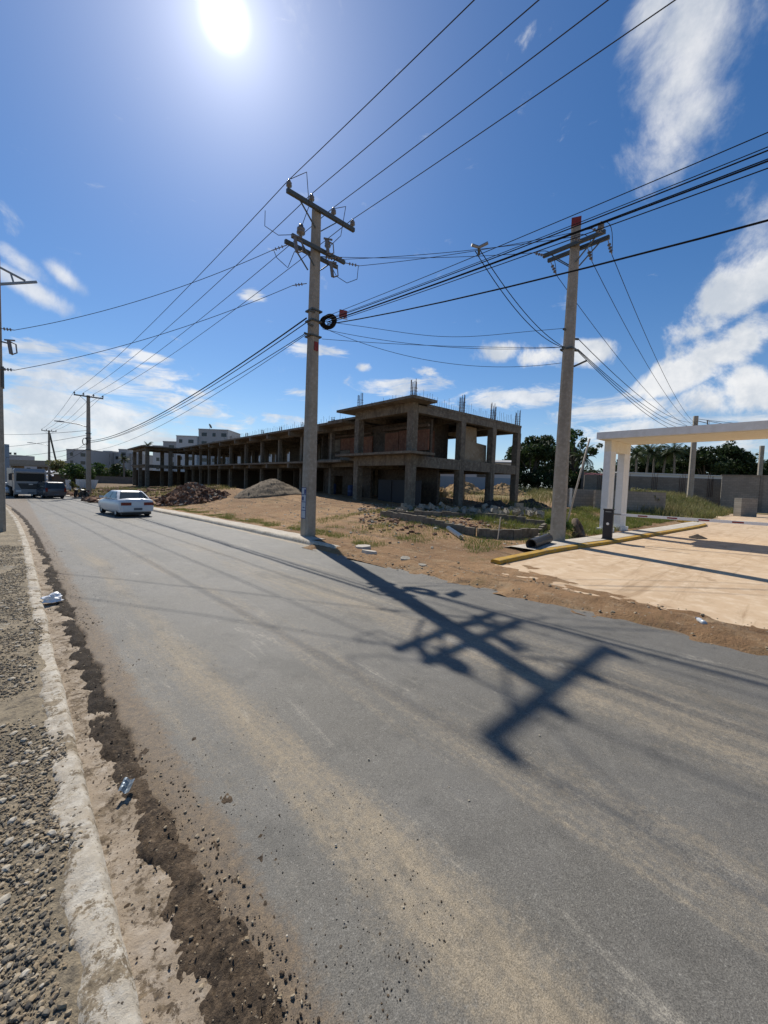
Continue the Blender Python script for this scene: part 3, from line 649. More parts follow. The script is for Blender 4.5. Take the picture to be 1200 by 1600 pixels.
for k, (z0, z1, sg) in enumerate(((7.62, 7.58, .35), (7.35, 6.95, .3), (7.0, 6.95, .1), (7.4, 6.4, .6))):
    wire(wp(P1, .3, -.1, z0), wp(PR, -.3, .1, z1), sg, .008, ['wavy thin service line, topmost of the low lines between the near poles', 'thin sagging service line, second of the low lines between the near poles', 'straight service line from below the coil to the red topped pole', 'thin service line, lowest of the low lines between the near poles'][k], 'low service lines between the two near poles', wob=.05 if k == 0 else 0)
for k, yy in enumerate((-1.0, -.35, .95)):
    wire(wp(PR, .85, yy + .05, 10.2), wp(PF, [.6, 0, -.6][k], -.3, 8.4 - .3 * k), 1.1, .012, f'{["right", "middle", "left"][k]} line sloping down from the red topped pole crossarm behind the gate', 'lines sloping down behind the gate')
for k in range(4):
    wire(wp(PR, .25, -.22, (7.3, 6.95, 6.92, 6.88)[k]), wp(PF, .1, -.2, (9.3, 8.8, 8.5, 8.2)[k] - .4), (1.9, 1.7, 1.9, 2.1)[k] * .55, .013, f'{["uppermost", "second", "third", "lowest"][k]} cable falling from the red topped pole to the slim pole', 'cables falling to the slim pole', 'cable', 'overhead_cable', 'cable')
wire(wp(PF, 0, 0, 9.2), (75, -6, 11.2), .6, .025, 'thin line running right from the slim pole above the white gate', None)
wire(wp(PF, .8, -.9, 9.0), (78, -5, 9.6), .4, .025, 'thin line passing under the white gate beam at the far right', None)
# communication bundle along the road
bund = [(7.72, 7.75, .72, .008, 'topmost thin wire'), (7.62, 7.62, .85, .007, 'second thin wire'), (7.58, 7.4, .8, .011, 'thick upper cable'), (7.52, 7.1, .8, .009, 'thin wire under the thick upper cable'),
        (7.5, 6.9, .75, .013, 'thick middle cable'), (7.45, 6.5, .7, .009, 'thin wire below the thick middle cable'), (7.42, 7.35, 1.95, .0165, 'thickest lowest cable')]
for k, (z0, z1, sg, r, l) in enumerate(bund):
    wire(wp(P1, .3, -.3 - .02 * k, z0), (7.75 + .02 * k, -33, z1), sg, r, l + ' of the bundle from near pole to upper right', 'cable bundle over the driveway', 'cable', 'overhead_cable', 'cable')
bd2 = [(7.5, 6.2, .9, .024, 'thick upper black cable'), (7.35, 6.05, .9, .016, 'second cable'), (7.0, 6.0, .8, .013, 'third cable'), (6.95, 5.1, .9, .010, 'thin lowest cable')]
for z0, z1, sg, r, l in bd2:
    wire(wp(P1, -.38, -.15, z0), wp(P2, 0, -.3, z1), sg, r, l + ' from the near pole coil to the zinc sheet pole', 'cables along the road', 'cable', 'overhead_cable', 'cable')
for k, z in enumerate((6.2, 5.5)):
    wire(wp(P2, 0, -.3, z), wp(P3, 0, -.3, z - .3), .8, .02, f'{["upper", "lower"][k]} cable between the two distant poles', 'cables between the distant poles', 'cable', 'overhead_cable', 'cable')
for k, (z, py) in enumerate(((7.4, 676), (6.9, 700), (5.6, 716))):
    wire(wp(P2, 0, 0, z), at(-40, py, 70), .4, .022, f'{["upper", "middle", "lower"][k]} line from the pole by the zinc sheets across the road to the left', 'distant lines to the left')
kink = (7.78, 5.38, 7.34)
for k in range(2):
    wire((kink[0], kink[1] + .1 * k, kink[2] - .02 * k), wp(PR, -.3, .1, 6.98 - .03 * k), (.28 + .1 * k), .011, f'{["inner", "outer"][k]} black drop cable hanging from the bundle to the red topped pole', 'black drop cables', 'cable', 'overhead_cable', 'cable')
q = empty('cable_clamp', kink, 0, 'small metal clamp where the drop cables leave the bundle', 'clamp')
MB().tube([(-.15, .1, .05), (0, 0, .02), (.05, -.2, .06)], .035, 8).build('clamp_body', M['steel'], q); MB().tube([(0, 0, 0), (.08, .05, -.1)], .03, 6).build('hook', M['steel_dark'], q)
q = empty('warning_sign', P1 + Vector((.82, -.6, 7.85)), R(20), 'small red sign hanging on the cables beside the near pole', 'sign')
MB().add([(-.22, 0, -.15), (.22, -.02, -.02), (.24, -.02, .24), (-.2, 0, .12), (-.22, .02, -.15), (.22, 0, -.02), (.24, 0, .24), (-.2, .02, .12)], [(0, 1, 2, 3), (7, 6, 5, 4), (0, 4, 5, 1), (1, 5, 6, 2), (2, 6, 7, 3), (3, 7, 4, 0)]).build('sign_plate', M['red'], q)
MB().beam((-.24, -.01, -.19), (.23, -.03, -.06), .05, .02).build('sign_rail', M['timber'], q)

# ------------------------------------------------------------------ unfinished building
BL = empty('unfinished_building', (18.4, 17.1, .42), -R(2.5), 'long two storey raw concrete shell of an unfinished shopping plaza', 'building')
def bp(name, boxes, mat='bconc', label=None):
    mb = MB()
    for b in boxes: mb.bb(*b)
    return tag(mb.build(name, M[mat], BL), label)
cols = []
for x, y in ((.25, .25), (5.2, .25), (9.1, .25), (12.75, .25), (.25, 5.9), (5.2, 5.9), (9.1, 5.9), (12.75, 5.9)): cols.append((x, y, .25, 6.1))
mainy = [11, 16.2, 21.0, 25.5, 30.2, 35.6, 40.2, 44.6, 49, 53.2, 57.5]
for y in mainy:
    for x in (1.2, 6.2, 11.5): cols.append((x, y, .16 if x < 2 else .2, 5.62))
for x, y in ((-4.7, 58), (-4.7, 64.4), (-4.7, 70.3), (-1.2, 58), (-1.2, 64.4), (3, 64.4), (3, 70.3), (7, 64.4), (11.5, 64.4), (11.5, 70.3)): cols.append((x, y, .28, 5.62))
for x, y, h, t in cols:
    bp('column', [(x - h, x + h, y - h, y + h, -.7, t)])
# pavilion slabs, beams and canopies
bp('canopy', [(-.85, 1.3, -.85, 7.4, 6.7, 6.87)]); bp('canopy', [(-.85, 1.3, -.85, 7.4, 3.38, 3.53)])
bp('roof_slab', [(1.303, 13.0, .0, 12, 6.58, 6.76)]); bp('floor_slab', [(.5, 12.5, .5, 12, 3.15, 3.33)])
bp('roof_beam', [(.5, 12.98, .03, .47, 6.1, 6.577)]); bp('roof_beam', [(.03, .47, .03, 6.15, 6.1, 6.697)]); bp('roof_beam', [(.5, 12.5, 5.7, 6.1, 6.1, 6.577)])
bp('roof_beam', [(12.53, 12.97, .5, 12, 6.1, 6.577)]); bp('roof_beam', [(5.0, 5.4, .5, 5.68, 6.1, 6.57)]); bp('roof_beam', [(8.9, 9.3, .5, 5.68, 6.1, 6.57)])
bp('floor_beam', [(.5, 12.98, .03, .47, 2.62, 3.345)]); bp('floor_beam', [(.03, .47, .03, 6.15, 2.7, 3.377)]); bp('floor_beam', [(.5, 12.5, 5.7, 6.1, 2.6, 3.147)])
bp('floor_beam', [(12.53, 12.97, .5, 12, 2.62, 3.34)]); bp('floor_beam', [(5.0, 5.4, .5, 5.68, 2.6, 3.147)]); bp('floor_beam', [(8.9, 9.3, .5, 5.68, 2.6, 3.147)])
# long wing
bp('roof_slab', [(-.3, 12.2, 7.42, 58.3, 6.05, 6.23)]); bp('floor_slab', [(-.35, 12.2, 7.42, 58.3, 3.0, 3.16)])
for y in mainy:
    bp('cross_beam', [(-.28, 12, y - .13, y + .13, 5.62, 6.047)]); bp('cross_beam', [(-.3, 12, y - .13, y + .13, 2.6, 2.997)])
for z0, z1 in ((5.75, 6.045), (2.7, 2.995)):
    for a, b in zip([7.5] + mainy[:-1], mainy): bp('edge_beam', [(1.08, 1.32, a + .14, b - .14, z0, z1)])
# far wing
bp('roof_slab', [(-5.7, 12.5, 58.303, 71.6, 6.05, 6.25)]); bp('roof_slab', [(-5.7, -.303, 56.9, 58.3, 6.05, 6.25)]); bp('floor_slab', [(-5.2, 12.5, 58.303, 71, 3.0, 3.17)])
bp('roof_beam', [(-4.9, 12, 58.3, 58.6, 5.62, 6.047)]); bp('roof_beam', [(-4.9, 12, 64.2, 64.6, 5.62, 6.047)]); bp('roof_beam', [(-4.9, -4.5, 58.7, 64.1, 5.6, 6.047)]); bp('floor_beam', [(-4.9, 12, 58.3, 58.6, 2.6, 2.997)]); bp('roof_beam', [(-4.9, -4.5, 64.7, 70.6, 5.6, 6.047)]); bp('floor_beam', [(-4.9, -4.5, 58.7, 70, 2.6, 2.997)])
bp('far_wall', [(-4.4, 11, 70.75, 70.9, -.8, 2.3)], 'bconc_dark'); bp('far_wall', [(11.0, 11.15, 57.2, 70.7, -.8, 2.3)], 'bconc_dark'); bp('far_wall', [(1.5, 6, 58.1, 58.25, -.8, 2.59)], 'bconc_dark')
# walls inside
def wall_run(name, x, y0, y1, z0, z1, pitch, op, sill, head, mat='bconc_dark', th=.18, ph=0):
    bx = []; y = y0
    while y < y1:
        e = min(y + pitch, y1); a = y + ph; b = min(a + op, e - .2)
        bx += [(x, x + th, y, a, z0, z1), (x, x + th, b, e, z0, z1), (x, x + th, a, b, z0, z0 + sill), (x, x + th, a, b, z0 + head, z1)]
        y = e
    return bp(name, bx, mat)
bx = []; yy = 14
for a, b, si, he in ((22.5, 23.6, .8, 2.2), (29.3, 31, .7, 2.43), (33.3, 36, .7, 2.43), (37.5, 39.6, .7, 2.43), (41.0, 42.5, .7, 2.43), (44.2, 48.2, .5, 2.2), (50.6, 57, .5, 2.2)):
    bx += [(6.6, 6.78, yy, a, 3.165, 5.6), (6.6, 6.78, a, b, 3.165, 3.165 + si), (6.6, 6.78, a, b, 3.165 + he, 5.6)]; yy = b
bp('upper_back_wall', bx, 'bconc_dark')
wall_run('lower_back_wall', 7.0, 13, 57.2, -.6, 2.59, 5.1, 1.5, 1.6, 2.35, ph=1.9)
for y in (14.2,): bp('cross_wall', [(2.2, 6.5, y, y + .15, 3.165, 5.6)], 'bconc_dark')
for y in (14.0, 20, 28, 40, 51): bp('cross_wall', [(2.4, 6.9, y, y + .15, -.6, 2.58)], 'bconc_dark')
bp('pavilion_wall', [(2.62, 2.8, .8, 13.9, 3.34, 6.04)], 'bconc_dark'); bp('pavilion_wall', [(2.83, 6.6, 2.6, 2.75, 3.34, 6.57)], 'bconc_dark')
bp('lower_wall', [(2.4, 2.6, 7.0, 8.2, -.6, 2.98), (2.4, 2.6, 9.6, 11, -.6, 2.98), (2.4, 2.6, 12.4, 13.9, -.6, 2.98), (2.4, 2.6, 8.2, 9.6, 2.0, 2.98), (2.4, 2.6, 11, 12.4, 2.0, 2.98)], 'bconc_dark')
for k, (y0, y1, z0, z1, mt) in enumerate(((.9, 2.5, 3.9, 5.35, 'ply'), (2.56, 3.9, 3.9, 5.42, 'ply'), (3.96, 5.5, 3.85, 5.35, 'ply'), (7.1, 8.6, 3.75, 5.25, 'ply'), (8.66, 10.1, 3.6, 5.3, 'ply'), (10.16, 11.6, 4.3, 5.3, 'ply'), (11.66, 13.4, 4.2, 5.25, 'bconc'), (10.16, 11.6, 3.3, 4.25, 'bconc'))):
    bp('formwork_panel', [(2.48, 2.6, y0, y1, z0, z1)], mt)
bp('formwork_beam', [(2.3, 2.5, .8, 5.6, 5.5, 5.68)], 'wood'); bp('formwork_beam', [(2.3, 2.5, 7.1, 13.4, 5.42, 5.56)], 'wood')
for x0, x1 in ((2.9, 3.6), (3.64, 4.9)): bp('formwork_panel', [(x0, x1, 2.5, 2.59, 3.5, 5.6)], 'ply')
for pts, mt in ((((6.0, .62, 3.36), (9.0, .62, 3.36), (9.2, .8, 4.8), (6.0, .8, 5.0)), 'ply2'), (((6.0, 1.05, 4.5), (8.3, 1.05, 4.6), (8.2, 1.1, 6.08), (6.0, 1.1, 6.08)), 'ply2')):
    n0 = Vector((0, .07, -.02)); P_ = [Vector(p) for p in pts]
    MB().add(P_ + [p + n0 for p in P_], [(0, 1, 2, 3), (7, 6, 5, 4), (0, 4, 5, 1), (1, 5, 6, 2), (2, 6, 7, 3), (3, 7, 4, 0)]).build('leaning_plywood', M[mt], BL)
for y0, y1 in ((.9, 2.3), (2.35, 3.8), (3.9, 5.4)): bp('black_panel', [(1.9, 1.98, y0, y1, -.4, 1.75)], 'blackpanel')
bp('lower_wall', [(3.6, 3.75, .9, 7.6, -.6, 2.58)], 'bconc_dark')
# starter bars
def rebar(x, y, z, s=.17, h=1.3, n=8):
    mb = MB(); rg = random.Random(int(x * 31 + y * 17))
    for i in range(n):
        a = 2 * PI * i / n + .5; px, py = x + s * 1.1 * math.cos(a), y + s * 1.1 * math.sin(a); mb.tube([(px, py, z - .05), (px + rg.uniform(-.03, .03), py + rg.uniform(-.03, .03), z + h * rg.uniform(.8, 1.05))], .02, 5)
    for k in range(4):
        zz = z + .15 + k * .2; mb.tube([(x + sx * s, y + sy * s, zz) for sx, sy in ((-1, -1), (1, -1), (1, 1), (-1, 1), (-1, -1))], .01, 4)
    mb.build('rebar_bundle', M['rebar'], BL)
for x, y, z in ((.25, .25, 6.87), (.25, 5.9, 6.87), (5.2, .25, 6.76), (9.1, .25, 6.76), (12.75, .25, 6.76), (5.2, 5.9, 6.76), (9.1, 5.9, 6.76), (12.75, 5.9, 6.76)): rebar(x, y, z)
for y in mainy[:6]: rebar(1.2, y, 6.23, .13, .8, 4); 
for y in mainy[:4]: rebar(6.2, y, 6.23, .13, .8, 4)
mb = MB(); rg = random.Random(5)
for i in range(46):
    x = 1.5 + 11.3 * i / 45; mb.tube([(x, .25, 6.7), (x + rg.uniform(-.05, .05), .25, 7.1 + rg.uniform(0, .5))], .012, 4)
for i in range(70):
    y = 7.8 + 28 * i / 70; mb.tube([(.3, y, 6.2), (.3 + rg.uniform(-.04, .04), y, 6.5 + rg.uniform(0, .5))], .012, 4)
for i in range(18):
    y = 6 * i / 18; mb.tube([(.9, y, 6.8), (.9, y, 7.2 + rg.uniform(0, .5))], .012, 4)
tag(mb.build('starter_bar', M['rebar'], BL), kind='stuff')

# drums stored under the slab
def drum(x, y, rz=0):
    q = empty('plastic_drum', (x, y, gz(x, y)), rz, 'dark blue plastic drum standing in the shade of the ground floor', 'drum', 'blue drums in the unfinished building')
    MB().lathe([(0, 0), (.27, 0), (.29, .04), (.29, .3), (.305, .32), (.29, .34), (.29, .6), (.305, .62), (.29, .64), (.28, .88), (.24, .92), (0, .92)], (0, 0, 0), 16).build('drum_body', M['bluedrum'], q, True)
    MB().lathe([(0, .92), (.06, .92), (.06, .95), (0, .95)], (.12, 0, 0), 10).build('cap', M['blackpanel'], q)
for x, y in ((20.6, 25.2), (20.7, 26.0), (20.5, 28.3)): drum(x, y)

# ------------------------------------------------------------------ mounds
def mound(name, cx, cy, rx, ry, h, mat, label, seed, rough=.12, nseg=64, power=1.0, top=.0):
    mb = MB(); z0 = gz(cx, cy); nr = 26
    mb.v.append((0, 0, h * (1 - top) + z0 - z0))
    for i in range(1, nr + 1):
        t = i / nr
        for k in range(nseg):
            a = 2 * PI * k / nseg; w = 1 + .14 * fbm(math.cos(a) * 1.2, math.sin(a) * 1.2, seed, 3)
            x = rx * t * w * math.cos(a); y = ry * t * w * math.sin(a)
            prof = (1 - t) ** power if power != 1 else (1 - t)
            prof = min(prof, 1 - top) if top else prof
            z = h * prof + fbm(x * 1.7, y * 1.7, seed, 5) * rough * (1 - t * .5)
            if i == nr: z = -.25
            zz = gz(cx + x, cy + y) - z0
            mb.v.append((x, y, zz * t + z))
    for k in range(nseg): mb.f.append((0, 1 + k, 1 + (k + 1) % nseg))
    for i in range(nr - 1):
        for k in range(nseg):
            a = 1 + i * nseg + k; b = 1 + i * nseg + (k + 1) % nseg; mb.f.append((a, a + nseg, b + nseg, b))
    return mb, Vector((cx, cy, z0))
mb, o = mound('gravel_mound', 15.3, 29.5, 3.0, 2.8, 1.3, 'gravelpile', '', 3, .15, power=.92, top=.1)
q = empty('gravel_mound', o, 0, 'grey brown cone of gravel on the dirt plot left of the near pole', 'gravel heap'); mb.build('heap', M['gravelpile'], q, True)
rg = random.Random(31); m3 = MB()
for k in range(1500):
    a = rg.random() * 6.28; t = rg.random() ** .5 * 1.05; x = 3.0 * t * math.cos(a); y = 2.8 * t * math.sin(a)
    z = 1.3 * min(max(0, 1 - t) ** .92, .9) + fbm(x * 1.7, y * 1.7, 3, 5) * .15 * (1 - t * .5) + (gz(o.x + x, o.y + y) - o.z) * t; m3.stone((x, y, z), rg.uniform(.012, .04), rg)
tag(m3.build('loose_gravel', M['gravelpile'], q), kind='stuff')
mb, o = mound('rubble_mound', 10.3, 33.2, 2.7, 2.6, 1.5, 'rubble', '', 8, .3)
q = empty('rubble_mound', o, 0, 'reddish heap of broken masonry and soil beside the white sedan', 'rubble heap'); mb.build('heap', M['rubble'], q)
def chunk(mb, c, r, rg):
    Mx = Matrix.Translation(Vector(c)) @ Matrix.Rotation(rg.uniform(0, 6.3), 4, 'Z') @ Matrix.Rotation(rg.uniform(-.9, .9), 4, 'X') @ Matrix.Rotation(rg.uniform(-.9, .9), 4, 'Y')
    mb.box((0, 0, 0), (r * rg.uniform(.8, 1.6), r * rg.uniform(.5, 1.1), r * rg.uniform(.3, .7)), M=Mx)
rg = random.Random(9); m1 = MB(); m2 = MB()
for k in range(420):
    a = rg.random() * 6.28; t = rg.random() ** .6; x = 2.9 * t * math.cos(a); y = 2.8 * t * math.sin(a)
    z = 1.45 * (1 - t) + fbm(x * 1.7, y * 1.7, 8, 5) * .25 + (gz(o.x + x, o.y + y) - o.z) * t
    chunk(m1 if rg.random() < .85 else m2, (x, y, z), rg.uniform(.1, .34), rg)
tag(m1.build('broken_masonry', M['chunk'], q), kind='stuff'); tag(m2.build('pale_fragment', M['block'], q), kind='stuff')
MB().beam((1.3, -2.1, .55), (2.2, -2.3, .25), .13, .09).build('timber_offcut', M['timber'], q)
mnd = [(34, 29, 4, 2.6, 1.3, 'long orange soil heap seen through the ground floor, widest of them'), (38, 27, 3, 2.4, 1.5, 'orange soil heap behind the second front column'), (41, 23.5, 3.2, 2.4, 1.2, 'orange soil heap behind the rightmost front columns'), (31.5, 25.5, 2.3, 1.8, .9, 'low orange soil heap nearest the corner column')]
for k, (x, y, a, b, h, l) in enumerate(mnd):
    mb, o = mound('soil_mound', x, y, a, b, h, 'soil_orange', l, 20 + k, .35)
    ob = mb.build('soil_mound', M['soil_orange'], None); ob.location = o; tag(ob, l, 'soil heap', 'orange soil heaps behind the building')
for x, y, a, b, h, l in ((29.5, 14.5, 2.3, 1.3, .55, 'black heap of soil and sheeting under the right end of the shell'), (25.5, 15.3, 2.6, .9, .4, 'low dark soil ridge behind the foundation walls')):
    mb, o = mound('dark_heap', x, y, a, b, h, 'darksoil', l, x, .25); ob = mb.build('dark_heap', M['darksoil'], None); ob.location = o; tag(ob, l, 'soil heap')
mb, o = mound('dirt_clump', 22.3, 3.0, .6, .35, .16, 'darksoil', '', 4, .1); ob = mb.build('dirt_clump', M['darksoil'], None); ob.location = (o.x, o.y, rz_(3.0) + .02)
tag(ob, 'dark clump of soil lying on the sandy driveway', 'soil clump')

# ------------------------------------------------------------------ foundation walls and debris
def fwall(pts, h, label, th=.16):
    q = empty('foundation_wall', (pts[0][0], pts[0][1], gz(*pts[0])), 0, label, 'low wall', 'low foundation walls'); mb = MB(); mc = MB(); o = q.location
    for (x0, y0), (x1, y1) in zip(pts[:-1], pts[1:]):
        L = math.hypot(x1 - x0, y1 - y0); n = max(2, int(L / .41)); rgw = random.Random(int(x0 * 7 + y1 * 3))
        for i in range(n):
            t = (i + .5) / n; x = x0 + (x1 - x0) * t; y = y0 + (y1 - y0) * t; hh = h - rgw.choice((0, 0, 0, .02, .05))
            mb.box((x - o.x, y - o.y, gz(x, y) - o.z + hh / 2 - .15), (L / n - .008, th, hh + .3), math.atan2(y1 - y0, x1 - x0))
    mb.build('block_course', M['bconc'], q)
    return q
fwall([surf(596, 806), surf(664, 819), surf(742, 838)], .3, 'low block foundation wall, long left run of the plot')
fwall([surf(746, 839), surf(800, 842), surf(838, 839)], .34, 'low block foundation wall, front run facing the near kerb')
fwall([surf(841, 838), surf(852, 828)], .32, 'low block foundation wall, short right end by the red topped pole')
fwall([surf(606, 804), surf(690, 808), surf(850, 823)], .26, 'low block foundation wall, rear run in front of the debris')
def cblock():
    q = empty('concrete_block', (0, 0, 0)); mb = MB(); a, b, h = .2, .075, .19
    mb.bb(-a, a, -b, -b + .03, 0, h); mb.bb(-a, a, b - .03, b, 0, h)
    for x in (-a, -.015, a - .03): mb.bb(x + .0005, x + .03, -b + .0302, b - .0302, 0, h)
    mb.build('block_body', M['block'], q)
    return q
cb0 = cblock(); first = True
rg = random.Random(12); n = 0
while n < 90:
    t = rg.random(); x, y = surf(622 + 225 * t + rg.gauss(0, 5), 799 + 9 * t + rg.gauss(0, 3.2))
    q = cb0 if first else copy_tree(cb0); first = False
    q.location = (x, y, gz(x, y) + rg.choice((0, .03, .1, .2))); q.rotation_euler = (rg.uniform(-.7, .7), rg.uniform(-.6, .6), rg.uniform(0, 6.3))
    tag(q, 'grey hollow concrete block tumbled in the debris between the foundation walls and the shell', 'concrete block', 'tumbled concrete blocks'); n += 1
sx, sy = surf(803, 800)
for k, (x, y, z) in enumerate(((sx, sy, .1), (sx + .25, sy - .5, .1), (sx + .1, sy - .25, .34))):
    q = copy_tree(cb0); q.location = (x, y, gz(x, y) + z); q.rotation_euler = (0, 0, R(-50 + 10 * k)); s = 1.25; q.scale = (s, s, s)
    tag(q, ['left lower block of the neat stack of three in the debris', 'right lower block of the neat stack of three in the debris', 'topmost block of the neat stack of three in the debris'][k], 'concrete block', 'neat stack of blocks')
def slab(x, y, sx, sy, sz, rx, ry, rz, label, mat='paving'):
    rgs = random.Random(int(x * 100)); mb = MB(); pts = [(sx * .5 * math.cos(a) * rgs.uniform(.75, 1.1), sy * .5 * math.sin(a) * rgs.uniform(.75, 1.1)) for a in [2 * PI * i / 7 for i in range(7)]]
    mb.loft([[(p * .97, q * .97, 0) for p, q in pts], [(p, q, sz * .3) for p, q in pts], [(p * .94, q * .94, sz) for p, q in pts]])
    ob = mb.build('broken_slab', M[mat]); ob.location = (x, y, (gz(x, y) if x > 8.4 else rz_(y) + .03)); ob.rotation_euler = (rx, ry, rz); return tag(ob, label, 'broken slab', 'broken pieces of concrete')
slab(7.15, 8.1, .7, .32, .12, .08, .05, 1.5, 'long broken kerb piece at the end of the pavement')
slab(7.35, 6.9, .45, .3, .08, .1, -.05, .4, 'flat broken concrete slab near the driveway mouth', 'block')
slab(7.6, 8.9, .6, .4, .12, -.1, .1, 2.1, 'broken kerb piece just right of the near pole')
slab(7.1, 6.1, .34, .22, .06, .05, 0, .9, 'small broken slab at the asphalt edge near the driveway mouth', 'block')
ax, ay = surf(632, 797); slab(ax, ay, 1.0, .6, .12, .4, .2, .3, 'tilted grey slab at the left end of the debris', 'block')
ax, ay = surf(672, 797); slab(ax, ay, .9, .6, .12, -.5, .3, 1.3, 'tilted grey slab in the middle of the debris', 'block')
ax, ay = surf(765, 801); slab(ax, ay, .8, .6, .12, .5, -.3, 2.3, 'tilted grey slab toward the right of the debris', 'block')
a, b = Vector((12.35, 9.35, gz(12.35, 9.35) + .1)), Vector((11.4, 8.05, gz(11.4, 8.05) + .1))
mb = MB().tube([a, b], .085, 14, False); mb.tube([a, b], .07, 14, False)
mb.f += [(28 - 28 + k, (k + 1) % 14, 28 + (k + 1) % 14, 28 + k) for k in range(14)] + [(14 + k, 14 + (k + 1) % 14, 42 + (k + 1) % 14, 42 + k) for k in range(14)]
tag(mb.build('plastic_pipe', M['pvc'], None, True, a), 'short white pipe lying on the dirt left of the foundation', 'pipe')
a, b = Vector((11.75, 5.66, .15)), Vector((13.6, 5.95, .18))
mb = MB().tube([a, b], .17, 20, False); mb.tube([a, b], .14, 20, False)
mb.f += [(k, (k + 1) % 20, 40 + (k + 1) % 20, 40 + k) for k in range(20)] + [(20 + k, 20 + (k + 1) % 20, 60 + (k + 1) % 20, 60 + k) for k in range(20)]
tag(mb.build('drain_pipe', M['hdpe'], None, True, a), 'thick black drain pipe lying behind the yellow kerb at the pole foot', 'pipe')
z = gz(12.9, 7.5); tag(MB().beam((12.9, 7.5, z - .1), (12.95, 7.45, z + .85), .04, .03).build('wooden_stake', M['timber'], None, off=(12.9, 7.5, z)), 'thin pale stake stuck in the ground before the foundation wall', 'stake')
z = gz(16.9, 6.75); tag(MB().tube([(16.9, 6.75, z - .1), (17.35, 6.1, 4.05)], .036, 10).build('leaning_post', M['timber'], None, True, (16.9, 6.75, z)), 'thin pale post leaning right beside the red topped pole', 'post')
q = empty('log_pile', (17.4, 6.35, gz(17.4, 6.35)), R(20), 'mossy ring shaped stump in the grass between the pole and the gate', 'stump')
MB().tube([(.38 * math.cos(t), .15 * math.sin(t), .32 + .3 * math.sin(t + .4)) for t in [2 * PI * i / 14 for i in range(15)]], .13, 8).build('ring', M['wood'], q, True); MB().tube([(-.5, .1, .1), (.45, .05, .12)], .13, 8).build('trunk_piece', M['wood'], q, True)
for k in range(5):
    x, y = 14.9 + k * .32, 6.9 + .3 * math.sin(k * 2.2); z = gz(x, y) + .06
    tag(MB().beam((x - .35, y, z), (x + .3, y - .3 + .1 * k, z + .06), .07, .05).build('board_offcut', M['timber'], None, off=(x, y, z)), 'pale board offcut lying in the heap behind the red topped pole', 'board', 'board offcuts behind the pole')

# ------------------------------------------------------------------ gate and barrier
G = empty('entrance_gate', (20.1, 6.47, 0.05), -R(3.5), 'white portal with flat roof spanning the driveway', 'gate')
def gb(name, b, mat='white'): return MB().bb(*b).build(name, M[mat], G)
gb('roof_slab', (-.25, 2.9, -15, .2, 4.27, 4.58))
for y1 in (0, -13.5):
    for x0, x1 in ((.15, .77), (1.85, 2.6)): gb('column', (x0, x1, y1 - .32, y1 - .02, -.2, 3.72)); gb('base_plinth', (x0 - .1, x1 + .1, y1 - .42, y1 + .08, -.2, .1))
    gb('portal_beam', (.15, 2.6, y1 - .32, y1 - .02, 3.72, 4.235), 'cream')
gb('soffit', (-.1, 2.75, -14.9, .1, 4.24, 4.268), 'cream')
B_ = empty('barrier', (16.85, 5.05, .07), R(12), 'black boom barrier box with a red and white arm lowered over the driveway', 'boom barrier')
bb_ = MB().bb(-.19, .19, -.16, .16, 0, 1.12).build('cabinet', M['blackpanel'], B_); MB().bb(-.22, .22, -.19, .19, 1.12, 1.15).build('lid', M['blackpanel'], bb_); MB().bb(-.22, .22, -.19, .19, -.04, 0).build('foot_plate', M['steel_dark'], bb_)
MB().lathe([(0, 0), (.05, 0), (.05, .012), (0, .012)], (-.192, 0, .58), 14, Matrix.Rotation(-PI / 2, 3, 'Y')).build('white_emblem', M['plasticw'], bb_)
MB().bb(-.192, -.188, -.1, .1, 1.03, 1.06).build('nameplate', M['steel'], bb_)
ap = (.22, -.05, .96); ar = MB().bb(.14, .27, -.12, .06, .88, 1.03).build('arm_clamp', M['plasticw'], B_)
MB().tube([(.2, -.1, .96), (.21, -.45, .95)], .03, 8).build('arm_rod', M['steel'], B_)
arm = MB().bb(.18, .24, -8.2, -.4, .89, .99).build('boom_arm', M['plasticw'], B_)
for k in range(8): MB().bb(.177, .243, -1.25 - k * .9, -.95 - k * .9, .915, .965).build('red_stripe', M['red'], arm)

# ------------------------------------------------------------------ walls and houses behind
def camrow(px0, px1, D, z0, z1, th, name, label, cat, mat, ribs=0, D1=None, group=None, part='wall_panel'):
    a = at(px0, 760, D); b = at(px1, 760, D1 or D); L = (b - a).to_2d().length; ang = math.atan2(b.y - a.y, b.x - a.x); mid = (a + b) / 2
    q = empty(name, (mid.x, mid.y, z0), ang, label, cat, group)
    MB().bb(-L / 2, L / 2, -th / 2, th / 2, -1.2, z1 - z0).build(part, M[mat], q)
    return q, L
M['bwall'] = None
def blockwall_mat(name, base, joint):
    mt, nt, b = newmat(name); g = NT(nt); v = obj_coord(g); sx = g.n('ShaderNodeSeparateXYZ'); g.l(v, sx.inputs[0])
    cc = g.n('ShaderNodeCombineXYZ'); g.l(sx.outputs[0], cc.inputs[0]); g.l(sx.outputs[2], cc.inputs[1])
    br = g.n('ShaderNodeTexBrick'); g.l(cc.outputs[0], br.inputs['Vector']); br.inputs['Scale'].default_value = 1; br.inputs['Brick Width'].default_value = .41; br.inputs['Row Height'].default_value = .205; br.inputs['Mortar Size'].default_value = .012
    br.inputs['Color1'].default_value = (*base, 1); br.inputs['Color2'].default_value = (*[c * .78 for c in base], 1); br.inputs['Mortar'].default_value = (*joint, 1)
    c = g.mix(g.m('MULTIPLY', g.ss(g.noise(v, .6, 6, .65), .4, .7), .55), br.outputs['Color'], tuple(c * .55 for c in base))
    g.l(c, b.inputs['Base Color']); b.inputs['Roughness'].default_value = .95; g.bump(br.outputs['Fac'], .4, -.01, b); return mt
